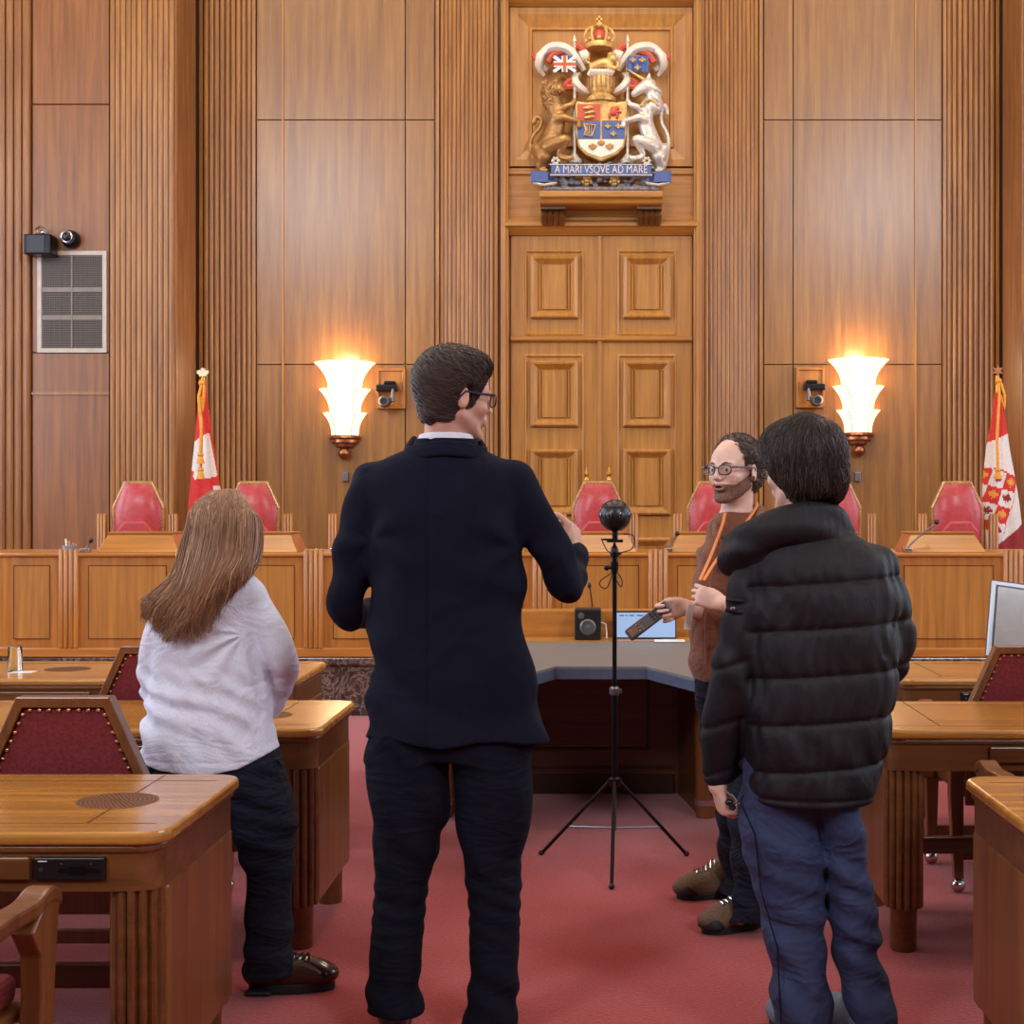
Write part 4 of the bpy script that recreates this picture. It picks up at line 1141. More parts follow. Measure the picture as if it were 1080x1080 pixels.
b = BM(); tube(b, [(tpx(626), 8.09, ZT2+.02), (tpx(625), 8.09, .9), (tpx(622), 8.08, 1.02)], .004, 6); obj('neck', b, M['black'], r, True)
b = BM(); sphere(b, (tpx(621.5), 8.08, 1.03), (.011, .011, .018), 10); obj('head', b, M['black'], r, True)
r = thing('screen', 'bright pale blue screen on the clerk\'s table right of the tripod pole', 'monitor', (tpx(682), 8.02, ZT2+.004))
x0, x1 = tpx(649.5), tpx(714)
b = BM(); box(b, x0, x1, 8.0, 8.02, ZT2+.006, .895); obj('bezel', b, M['blackm'], r, bevel=.003)
b = BM(); box(b, x0+.006, x1-.006, 7.998, 8.0, ZT2+.012, .887); sf = obj('display', b, emis('display_blue', (176, 206, 250), .62, (40, 44, 52)), r)
b = BM()
for a, c in ((.02, .045), (.055, .065), (.075, .10), (.115, .15), (.158, .17)): box(b, x0+a, x0+c, 7.9975, 7.999, .868, .874)
obj('on_screen_text', b, M['greym'], sf)
b = BM(); box(b, x0+.08, x1-.08, 7.98, 8.05, ZT2+.0045, ZT2+.01); obj('foot', b, M['blackm'], r)
b = BM(); box(b, tpx(690, 7.9), tpx(722, 7.9), 7.80, 7.95, ZT2+.0042, ZT2+.0055); tag(obj('paper_sheet', b, M['white']), 'white paper sheet in front of the bright screen', 'paper')

# tilted monitor on the far right desk
r = thing('tilted_monitor', 'grey-framed flat monitor leaning back on the far right desk', 'monitor', (1.95, 6.6, .735))
Rm = Matrix.Translation((1.715, 6.52, .80)) @ Matrix.Rotation(math.radians(-14), 4, 'X') @ Matrix.Rotation(math.radians(8), 4, 'Y')
def tb(b, *a):
    vs = box(b, *a)
    for v in vs: v.co = Rm @ v.co
b = BM(); tb(b, 0, .48, 0, .03, 0, .35); obj('housing', b, M['greym'], r, bevel=.006)
b = BM(); tb(b, .022, .458, -.003, .001, .022, .328); obj('inner_bezel', b, M['blackm'], r)
b = BM(); tb(b, .03, .45, -.005, -.002, .03, .32); obj('display', b, plain('grey_screen', (150, 150, 152), .12, 0), r)
b = BM(); tube(b, [(1.95, 6.62, .90), (1.95, 6.66, .76)], .02, 8); box(b, 1.83, 2.07, 6.5, 6.74, .7355, .75); obj('stand', b, M['greym'], r)

# ================================================================ TRIPOD WITH SPHERICAL CAMERA
tx, ty = .062, 5.96
tr = thing('tripod', 'tall slim black light-stand tripod on the red carpet', 'tripod', (tx, ty, 0))
uT = ty/F_PX
def tz(py): return CAMZ-(py-HY)*uT
b = BM(); tube(b, [(tx, ty, tz(826)), (tx, ty, tz(728))], .0125, 12); tube(b, [(tx, ty, tz(728)), (tx, ty, tz(600))], .0095, 12); obj('pole', b, M['blackm'], tr, True)
b = BM(); lathe(b, [(0, tz(733)), (.018, tz(733)), (.021, tz(731)), (.021, tz(726)), (.014, tz(724)), (0, tz(724))], (tx, ty, 0), 14); box(b, tx, tx+.03, ty-.008, ty+.008, tz(731), tz(727)); obj('clamp_collar', b, M['greym'], tr)
b = BM(); lathe(b, [(0, tz(829)), (.02, tz(829)), (.027, tz(826)), (.027, tz(821)), (.014, tz(819)), (0, tz(819))], (tx, ty, 0), 14); obj('hub', b, M['blackm'], tr, True)
for fx, fy in ((645, 938), (571, 902), (724, 903)):
    Yf = CAMZ*F_PX/(fy-HY); q = Vector(((fx-CX)*Yf/F_PX, Yf, .008)); hb = Vector((tx, ty, tz(824))); d = (q-hb); st_ = hb+Vector((d.x, d.y, 0)).normalized()*.022
    b = BM(); tube(b, [st_, q], .0075, 8); lg = obj('leg', b, M['blackm'], tr, True)
    b = BM(); sphere(b, (q.x, q.y, .011), (.013, .013, .011), 10); obj('rubber_foot', b, M['black'], lg, True)
    m1 = st_+(q-st_)*.62; b = BM(); tube(b, [(tx, ty, tz(873)), m1], .0045, 6); obj('brace', b, M['greym'], tr, True)
b = BM(); tube(b, [(tx, ty, tz(826)), (tx, ty, tz(876))], .008, 10); obj('lower_tube', b, M['greym'], tr, True)
b = BM()
lathe(b, [(0, tz(604)), (.013, tz(604)), (.016, tz(600)), (.016, tz(592)), (.011, tz(591)), (.011, tz(588)), (.017, tz(587)), (.019, tz(583)), (.013, tz(577)), (.006, tz(575)), (.006, tz(573)), (0, tz(572))], (tx, ty, 0), 14)
tube(b, [(tx, ty, tz(597)), (tx-.03, ty-.01, tz(599))], .008, 8); tube(b, [(tx, ty, tz(583)), (tx+.026, ty-.01, tz(584))], .006, 8); sphere(b, (tx-.033, ty-.01, tz(599)), .011, 8)
obj('ball_head', b, M['blackm'], tr, True)
b = BM(); box(b, tx-.032, tx+.034, ty-.03, ty+.03, tz(572), tz(569)); box(b, tx-.05, tx+.0, ty-.012, ty+.012, tz(570), tz(568)); obj('mount_plate', b, M['blackm'], tr, bevel=.003)
sc_o = thing('spherical_camera', 'black ball-shaped 360 degree camera on top of the tripod', 'camera', (tx, ty, tz(569)))
cb = Vector((tx+.002, ty, tz(543.5))); R_ = .0655
b = BM(); sphere(b, cb, R_, 40); obj('body', b, M['black'], sc_o, True)
for k, a in enumerate((-112, -68, -155, -25, 40, 90, 140)):
    a = math.radians(a); d = Vector((math.cos(a), math.sin(a), .02)).normalized()
    rot = d.to_track_quat('Z', 'Y').to_matrix().to_4x4()
    b = BM(); lathe(b, [(.0, 0), (.0115, 0), (.0115, .004), (.0085, .005), (.0085, .003), (.0, .003)], (0, 0, 0), 16); b.transform(Matrix.Translation(cb+d*(R_-.0015)) @ rot); rg = obj('lens_ring', b, M['greym'], sc_o, True)
    b = BM(); sphere(b, (0, 0, 0), (.0085, .0085, .004), 12); b.transform(Matrix.Translation(cb+d*(R_+.0015)) @ rot); obj('lens', b, M['black'], rg, True)
b = BM(); lathe(b, [(R_*.80, R_*.60), (R_*.835, R_*.585), (R_*.825, R_*.545)], cb, 36); obj('top_band', b, M['greym'], sc_o, True)
b = BM(); lathe(b, [(0, tz(569)), (.012, tz(569)), (.012, cb.z-R_*.97), (0, cb.z-R_*.97)], (cb.x, cb.y, 0), 12); obj('base_stem', b, M['blackm'], sc_o, True)
b = BM()
for pts in ([(658, 563), (668, 565), (667, 578), (655, 583)], [(634, 568), (640, 580), (646, 584)], [(646, 604), (634, 612), (633, 618), (640, 620), (646, 606)], [(650, 602), (656, 612), (655, 619), (650, 612)]):
    A = catmull([tuple(P(x, y, ty-.03)) for x, y in pts], 5); tube(b, A.tolist(), .0024, 5)
obj('cable', b, M['black'], sc_o, True)
# ================================================================ PEOPLE
def skin(name, col, blot=.06):
    m, nt, b = new_mat(name)
    n = noise_node(nt, 16, 4, .6)
    r = ramp(nt, n.outputs['Fac'], [(.3, s2l(tuple(c*(1-blot) for c in col))), (.7, s2l(tuple(min(255, c*(1+blot)) for c in col)))])
    nt.links.new(r.outputs[0], b.inputs['Base Color']); b.inputs['Roughness'].default_value = .5
    b.inputs['Subsurface Weight'].default_value = .12; b.inputs['Subsurface Radius'].default_value = (.012, .005, .003); b.inputs['Subsurface Scale'].default_value = .6
    n2 = noise_node(nt, 220, 2); bump(nt, b, n2.outputs['Fac'], .12, .002)
    return m
def hair_mat(name, col, rough=.42):
    m, nt, b = new_mat(name)
    n = noise_node(nt, 1.0, 2, .5, (260, 260, 9))
    r = ramp(nt, n.outputs['Fac'], [(.32, s2l(tuple(c*.88 for c in col))), (.70, s2l(tuple(min(255, c*1.1) for c in col)))])
    nt.links.new(r.outputs[0], b.inputs['Base Color']); b.inputs['Roughness'].default_value = rough
    return m
def weave(name, col, rough=.85, sc=600, amp=.1, bmp=.25, sheen=.2, wrk=.35, wsc=(5, 5, 9), fade=0, dist=.5, spec=.5):
    m, nt, b = new_mat(name)
    n = noise_node(nt, sc, 2, .5); n2 = noise_node(nt, 9, 3, .6)
    r = ramp(nt, n.outputs['Fac'], [(.3, s2l(tuple(c*(1-amp) for c in col))), (.7, s2l(tuple(min(255, c*(1+amp)) for c in col)))])
    nt.links.new(r.outputs[0], b.inputs['Base Color']); b.inputs['Roughness'].default_value = rough
    b.inputs['Sheen Weight'].default_value = sheen; b.inputs['Specular IOR Level'].default_value = spec
    n3 = noise_node(nt, 1.0, 3, .55, wsc); n3.inputs['Distortion'].default_value = dist
    rg = ramp(nt, n3.outputs['Fac'], [(.30, (0, 0, 0, 1)), (.50, (1, 1, 1, 1)), (.72, (.1, .1, .1, 1))])
    if fade:
        mx = nt.nodes.new('ShaderNodeMix'); mx.data_type = 'RGBA'; nt.links.new(n2.outputs['Fac'], mx.inputs[0])
        nt.links.new(r.outputs[0], mx.inputs[6]); mx.inputs[7].default_value = s2l(tuple(min(255, c*(1+fade)) for c in col)); nt.links.new(mx.outputs[2], b.inputs['Base Color'])
    b1 = nt.nodes.new('ShaderNodeBump'); b1.inputs['Strength'].default_value = wrk; b1.inputs['Distance'].default_value = .03; nt.links.new(rg.outputs[0], b1.inputs['Height'])
    b2 = nt.nodes.new('ShaderNodeBump'); b2.inputs['Strength'].default_value = bmp; b2.inputs['Distance'].default_value = .0012
    nt.links.new(n.outputs['Fac'], b2.inputs['Height']); nt.links.new(b1.outputs[0], b2.inputs['Normal']); nt.links.new(b2.outputs[0], b.inputs['Normal']); return m
S_ = {}
S_['skin'] = skin('skin', (206, 160, 140)); S_['skin2'] = skin('skin_fair', (224, 186, 168)); S_['lip'] = skin('lips', (176, 112, 104))
S_['suit'] = weave('navy_wool', (12, 16, 35), .9, 700, .12, sheen=0, spec=.2, wrk=.26, wsc=(4, 4, 3)); S_['suit2'] = weave('navy_wool_trousers', (10, 13, 28), .9, 700, .12, sheen=0, spec=.2, wrk=.26, wsc=(4, 4, 10))
S_['shirtw'] = weave('white_cotton', (222, 228, 240), .8, 500, .03)
S_['knit'] = weave('white_knit', (216, 221, 240), .9, 300, .05, .3, wrk=.20, wsc=(4, 4, 8), dist=1.5)
S_['nylon'] = weave('black_nylon', (9, 11, 20), .62, 400, .1, .2, .0, spec=.4, wrk=.11, wsc=(15, 15, 6))
S_['denim'] = weave('blue_denim', (32, 41, 68), .85, 420, .28, .5, sheen=0, wrk=.4, wsc=(5, 5, 8), fade=.6)
S_['denimd'] = weave('dark_denim', (15, 19, 34), .85, 420, .25, .5, sheen=0, spec=.25, wrk=.4, wsc=(5, 5, 12))
S_['brown'] = weave('brown_cotton', (116, 66, 44), .9, 500, .1, .3, wrk=.3, wsc=(6, 6, 9))
S_['hair_dark'] = hair_mat('dark_brown_hair', (60, 46, 40)); S_['hair_black'] = hair_mat('black_hair', (40, 33, 32)); S_['hair_grey'] = hair_mat('greying_hair', (96, 92, 94))
S_['hair_blond'] = hair_mat('light_brown_hair', (164, 126, 98)); S_['hair_blond2'] = hair_mat('blond_strands', (222, 184, 150)); S_['hair_blond3'] = hair_mat('brown_under_strands', (112, 82, 64)); S_['hair_hi'] = hair_mat('brown_strands', (84, 68, 60)); S_['hair_brown'] = hair_mat('brown_curly_hair', (66, 50, 42)); S_['beard'] = plain('short_beard', (112, 84, 72), .95, 0, 260, .42, .6)
S_['oxblood'] = plain('oxblood_leather', (46, 24, 22), .18, 0, 30, .2, .1, coat=.5); S_['sole'] = plain('black_sole', (22, 22, 26), .6)
S_['blackshoe'] = plain('black_leather', (16, 15, 17), .25, coat=.3); S_['hiker'] = plain('brown_suede', (104, 82, 66), .9, 0, 120, .15, .3); S_['greyshoe'] = plain('grey_blue_canvas', (104, 114, 134), .8, 0, 80, .1)
S_['eye'] = plain('eye_white', (226, 222, 216), .15); S_['iris'] = plain('iris', (48, 36, 30), .15); S_['lens'] = plain('lens_glass', (60, 66, 80), .05); S_['lens'].node_tree.nodes['Principled BSDF'].inputs['Alpha'].default_value = .08
S_['bluefr'] = plain('dark_blue_frames', (34, 44, 72), .25); S_['orange'] = plain('orange_ribbon', (222, 132, 66), .6)

def V3(v): return np.array(v, float)
def unit(v): v = V3(v); return v/np.linalg.norm(v)
class Head:
    def __init__(s, O, f, pitch=0, roll=0, scale=1.0):
        s.O = V3(O); f = unit(f); u = V3((0, 0, 1)); r = np.cross(f, u)
        cp, sp = math.cos(pitch), math.sin(pitch); f, u = f*cp+u*sp, u*cp-f*sp
        cr, sr = math.cos(roll), math.sin(roll); r, u = r*cr+u*sr, u*cr-r*sr
        s.R = np.stack([r, f, u], 1); s.k = scale
    def w(s, p): return s.O+s.R @ (V3(p)*s.k)
    def d(s, p): return s.R @ V3(p)
    def loc(s, X, Y, Z):
        q = [X-s.O[0], Y-s.O[1], Z-s.O[2]]
        return [(q[0]*s.R[0, i]+q[1]*s.R[1, i]+q[2]*s.R[2, i])/s.k for i in range(3)]
    def ell(s, f, c, r, k=.012, mode='u', rot=None):
        R = s.R if rot is None else s.R @ rot
        f.ell(s.w(c), V3(r)*s.k, R, k, mode)
    def cap(s, f, a, b, ra, rb, k=.01, mode='u'): f.cap(s.w(a), s.w(b), ra*s.k, rb*s.k, k, mode)
def rotz(a): c, s = math.cos(a), math.sin(a); return np.array([[c, -s, 0], [s, c, 0], [0, 0, 1]])

def add_head(f, H, neck_to, neck_r=.056, mouth_open=0, jaw=1.0):
    H.ell(f, (0, -.012, .035), (.074, .094, .088))
    H.ell(f, (0, .030, -.028), (.060*jaw, .062, .080), k=.02)
    H.ell(f, (0, .045, .030), (.060, .048, .052), k=.02)            # forehead
    for x in (-1, 1):
        H.cap(f, (x*.056*jaw, -.002, -.052), (x*.020, .070, -.098), .014, .014, k=.022)
        H.ell(f, (x*.042, .060, -.026), (.022, .022, .020), k=.018)    # cheek
        H.cap(f, (x*.046, .078, .018), (x*.014, .090, .014), .008, .008, k=.012)   # brow
        H.ell(f, (x*.031, .104, .000), (.017, .018, .011), k=.012, mode='s')
        H.ell(f, (x*.031, .0830, -.001), (.0155, .0130, .0125), k=.004)   # lids over the eyeball
        H.ell(f, (x*.031, .0960, -.0015), (.0115, .012, .0046), k=.002, mode='s')
        # ear
        H.ell(f, (x*.0775, -.008, -.008), (.008, .019, .031), k=.006, rot=rotz(x*-.35))
        H.ell(f, (x*.074, -.004, -.030), (.006, .010, .010), k=.006)
        H.ell(f, (x*.086, -.002, -.006), (.006, .010, .018), k=.005, mode='s', rot=rotz(x*-.35))
        H.ell(f, (x*.012, .100, -.030), (.0085, .011, .008), k=.006)
        H.ell(f, (x*.0075, .106, -.0365), (.0035, .005, .003), k=.003, mode='s')
    H.ell(f, (0, .076, -.103), (.020, .016, .014), k=.014)
    H.cap(f, (0, .090, .010), (0, .111, -.026), .007, .0105, k=.008)
    H.cap(f, (0, .100, -.032), (0, .092, -.044), .006, .006, k=.006)
    H.ell(f, (0, .088, -.058), (.026, .014, .017), k=.01)
    H.cap(f, (-.017, .0925, -.0555), (.017, .0925, -.0555), .0045, .0045, k=.005)
    H.cap(f, (-.014, .091, -.067), (.014, .091, -.067), .0055, .0055, k=.005)
    if mouth_open: H.ell(f, (0, .104, -.0612), (.017, .018, .0042), k=.003, mode='s')
    else: H.ell(f, (0, .104, -.061), (.020, .010, .0014), k=.003, mode='s')
    a = H.w((0, -.022, -.05)); f.limb([(*a, neck_r*.98), (*(a*.5+V3(neck_to)*.5), neck_r), (*neck_to, neck_r*1.12)], k=.018, n=3)

def add_eyes(H, parent):
    for x in (-1, 1):
        b = BM(); c = H.w((x*.031, .0825, -.0015)); sphere(b, c, .0118*H.k, 16); e = obj('eye', b, S_['eye'], parent, True)
        c2 = H.w((x*.031-.001, .0876, -.0012)); b = BM(); sphere(b, c2, .0076*H.k, 14); obj('iris', b, S_['iris'], e, True)

def add_glasses(H, parent, mat, w=.050, h=.034, y=.108, z=-.001, cx=.033):
    b = BM()
    def sq(c, n=28):
        out = []
        for i in range(n+1):
            a = 2*PI*i/n; ca, sa = math.cos(a), math.sin(a)
            out.append(H.w((c+w/2*math.copysign(abs(ca)**.7, ca), y-.35*abs(c+w/2*ca)**1.6*2, z+h/2*math.copysign(abs(sa)**.75, sa))))
        return out
    for x in (-1, 1): tube(b, sq(x*cx), .0022*H.k, 6, cap=False)
    tube(b, [H.w((-cx+w/2-.002, y-.001, z+.006)), H.w((0, y+.002, z+.009)), H.w((cx-w/2+.002, y-.001, z+.006))], .0022, 6)
    fr = obj('glasses_frame', b, mat, parent, True)
    for x in (-1, 1):
        b = BM(); tube(b, [H.w((x*(cx+w/2-.002), y-.014, z+.009)), H.w((x*.077, y-.022, z+.010)), H.w((x*.082, .03, z+.008)), H.w((x*.081, -.005, z+.010)), H.w((x*.079, -.025, z-.018))], .0026*H.k, 6, flat=1.4)
        obj('temple_arm', b, mat, fr, True)
        b = BM(); loop = [b.verts.new(p) for p in sq(x*cx)[:-1]]; b.faces.new(loop)
        g_ = bmesh.ops.extrude_face_region(b, geom=b.faces[:]); bmesh.ops.translate(b, vec=tuple(H.d((0, -.0015, 0))), verts=[v for v in g_['geom'] if isinstance(v, bmesh.types.BMVert)])
        obj('lens', b, S_['lens'], fr)

def add_hand(f, wrist, d, n, t, k=1.0, curls=(.5, .55, .6, .65), spread=.1, thumb=(.7, .5), wr=.026):
    """d: towards the fingers, n: out of the palm, t: towards the thumb side"""
    d = unit(d); n = unit(V3(n)-d*np.dot(n, d)); t0 = np.cross(n, d); t = t0 if np.dot(t0, t) > 0 else -t0
    w = V3(wrist); R = np.stack([t, d, n], 1)
    f.ell(w+d*.05*k+t*.002, V3((.040, .052, .0155))*k, R, .012)
    for j in (-1, 0, 1): f.cap(w+t*j*.012*k, w+d*.085*k+t*j*.026*k, .014*k, .0115*k, .012)
    f.ell(w+d*.035*k+t*.026*k+n*.006*k, V3((.016, .03, .015))*k, R, .012)
    L = ((.043, .027, .021), (.047, .031, .023), (.043, .029, .022), (.034, .021, .019))
    for i in range(4):
        off = (.030, .0105, -.0095, -.029)[i]; base = w+d*(.086, .090, .087, .079)[i]*k+t*off*k
        a = 0; p = base; cs = curls[i]; pts = [(*(base-d*.02*k), .0095*k), (*base, .0095*k)]
        fan = (1.5, .5, -.5, -1.5)[i]*spread
        d0 = unit(d+t*fan)
        for j in range(3):
            a += cs*(1.0, 1.25, .8)[j]*1.15
            q = d0*math.cos(a)+n*math.sin(a); p = p+q*L[i][j]*k; pts.append((*p, (.0088, .008, .007)[j]*k))
        f.limb(pts, k=.004, n=2)
    b0 = w+d*.022*k+t*.024*k+n*.004*k
    q = unit(d*(1-thumb[0]*.5)+t*.8*(1-thumb[1]*.7)+n*thumb[0]); p1 = b0+q*.042*k
    q2 = unit(q*.7+d*.5+n*thumb[0]*.3-t*thumb[1]*.6); p2 = p1+q2*.032*k; q3 = unit(q2*.8+d*.3-t*thumb[1]*.5); p3 = p2+q3*.024*k
    f.limb([(*b0, .014*k), (*p1, .0115*k), (*p2, .0098*k), (*p3, .0082*k)], k=.008, n=2)

def hair_shell(H, fn, h, lo, hi, disp=None):
    c = [H.w((x, y, z)) for x in (lo[0], hi[0]) for y in (lo[1], hi[1]) for z in (lo[2], hi[2])]
    c = np.array(c); f = Field(c.min(0), c.max(0), h)
    def g(X, Y, Z):
        l = H.loc(X, Y, Z); d = fn(*l)*H.k
        return d+(disp(*l) if disp else 0)
    f.F[:] = np.minimum(f.F, 10); X = f.ax[0][:, None, None]; Y = f.ax[1][None, :, None]; Z = f.ax[2][None, None, :]
    f.F[:] = g(X, Y, Z); return f
def ellf(c, r):
    def q(x, y, z): return (np.sqrt(((x-c[0])/r[0])**2+((y-c[1])/r[1])**2+((z-c[2])/r[2])**2)-1)*min(r)
    return q
def smn(a, b, k): h = np.clip(.5+.5*(b-a)/k, 0, 1); return b*(1-h)+a*h-k*h*(1-h)
def smx(a, b, k): return -smn(-a, -b, k)

def surf_radius(fn, dirs, c, r0=.03, r1=.2, it=16):
    a = np.full(len(dirs), r0); b = np.full(len(dirs), r1)
    for _ in range(it):
        m = (a+b)/2; p = c+dirs*m[:, None]; ins = fn(p[:, 0], p[:, 1], p[:, 2]) < 0
        a = np.where(ins, m, a); b = np.where(ins, b, m)
    return (a+b)/2

def short_strands(H, fn, n, seed, crown, length, swirl, r0=.0011, lift=.003, npts=9, c=(0, -.01, .03), clump=0, maxth=2.6, jitter=.25):
    """strands combed over the cap from the crown; follows the surface fn=0"""
    rs = np.random.RandomState(seed); cr = unit(crown); e1 = unit(np.cross(cr, (0, 1, .01))); e2 = np.cross(cr, e1)
    th0 = rs.uniform(0, 1, n)**.75*maxth; ph = rs.uniform(0, 2*PI, n); L = length*(rs.uniform(.6, 1.2, n)); dj = rs.normal(0, jitter, n)
    ts = np.linspace(0, 1, npts); out = []
    for t in ts:
        th = th0+L*t; p_ = ph+swirl*t*L+dj*t*L
        dv = cr[None]*np.cos(th)[:, None]+(e1[None]*np.cos(p_)[:, None]+e2[None]*np.sin(p_)[:, None])*np.sin(th)[:, None]
        rad = surf_radius(fn, dv, V3(c))+lift*(math.sin(t*PI*.8)+.2)*rs.uniform(.4, 1.3, n)
        out.append(V3(c)+dv*rad[:, None])
    P_ = np.stack(out, 1)
    tip = P_[:, -1]; keep = fn(tip[:, 0], tip[:, 1], tip[:, 2]) < .012
    P_ = P_[keep]
    W = H.O+(P_*H.k) @ H.R.T
    rr = np.tile(r0*H.k*np.sin(np.linspace(.35, PI-.08, npts))**.6, (len(W), 1))*rs.uniform(.7, 1.4, (len(W), 1))
    return W, rr

def shoe(parent, heel, toe, mat, width=.05, h=.09, sole_t=.022, laces=None, toe_r=.045, opening=None):
    """heel and toe: ground points; a lasted upper, a sole and laces"""
    a, b_ = V3((heel[0], heel[1], 0)), V3((toe[0], toe[1], 0)); d = b_-a; L = np.linalg.norm(d); d /= L; s = np.array([-d[1], d[0], 0]); R = np.stack([s, d, V3((0, 0, 1))], 1)
    f = Field(np.minimum(a, b_)-.09+V3((0, 0, .09)), np.maximum(a, b_)+.09+V3((0, 0, h+.04)), .004)
    P0 = lambda y, z, x=0: a+d*y*L+s*x+V3((0, 0, z))
    f.ell(P0(.18, sole_t+.035), (width*.78, .065, .05), R, .02); f.ell(P0(.55, sole_t+.026), (width*.9, .10, .052), R, .02)
    f.ell(P0(.80, sole_t+.018), (width*.98, .065, .036), R, .02); f.ell(P0(.24, h*.85), (width*.80, .070, .058), R, .03)
    f.put(lambda X, Y, Z: sole_t*.6-Z+X*0+Y*0, f.lo, [x[-1] for x in f.ax], 0, 'i', 0)
    sh_ = fobj('shoe', f, mat, parent)
    bb = BM(); n = 28; pts = []
    for i in range(n):
        an = 2*PI*i/n; y = math.cos(an); x = math.sin(an); wv = width*(.88+.14*y)*(1+.05*math.sin(2*an))
        q = P0(.5+.5*y*1.01, 0, x*wv); pts.append((q[0], q[1]))
    prism(bb, pts, 0.0, sole_t, 'z'); obj('sole', bb, S_['sole'], sh_, bevel=.004)
    if laces:
        bb = BM()
        def sz(y, x):
            z = h+.06
            while z > .03 and f.at(P0(y, z, x)) > 0: z -= .002
            return z
        for i in range(5):
            y = .40+.075*i; w = .022
            q = [P0(y, sz(y, x)+.003, x) for x in (-w, -.008, .008, w)]; tube(bb, q, .0036, 6)
            if i < 4: q = [P0(y+.02+.02*j, sz(y+.02+.02*j, x)+.004, x) for j, x in enumerate((-w, -.006, .006, w))]; tube(bb, q, .003, 6)
        for i in range(0):
            y = .42; zc = 0
            tube(bb, [P0(y, zc-.004, -w), P0(y+.015, zc+.010, 0), P0(y, zc-.004, w)], .0036, 6)
            if i < 3: tube(bb, [P0(y, zc-.002, -w), P0(y+.05, zc+.006, 0), P0(y+.09, zc-.012, w)], .0030, 6)
        obj('laces', bb, laces, sh_, True)
    return sh_

class Fig:
    """authoring helper: outlines measured at the depth where each piece stands"""
    def __init__(s, Y0): s.Y0 = Y0; s.u = Y0/F_PX
    def p(s, px, py, dy=0): return tuple(P(px, py, s.Y0+dy))
    def row(s, py, xl, xr, dy, ry, n=2.2):
        a, b = P(xl, py, s.Y0+dy), P(xr, py, s.Y0+dy); return (a.z, (a.x+b.x)/2, s.Y0+dy, (b.x-a.x)/2, ry, n)
    def rows(s, L): return [s.row(*r) for r in L]
    def limb(s, L): return [(*s.p(q[0], q[1], q[2]), q[3]) for q in L]

def wr(X, Y, Z, dirv, freq, amp, warp=1.5, ph=0):
    q = X*dirv[0]+Y*dirv[1]+Z*dirv[2]
    return amp*np.sin(q*freq+ph+warp*np.sin(X*11+Z*7+ph)+warp*.6*np.sin(Z*17-Y*13+X*5+ph*2))

def at_ground(px, py): Yf = CAMZ*F_PX/(py-HY); return ((px-CX)*Yf/F_PX, Yf)

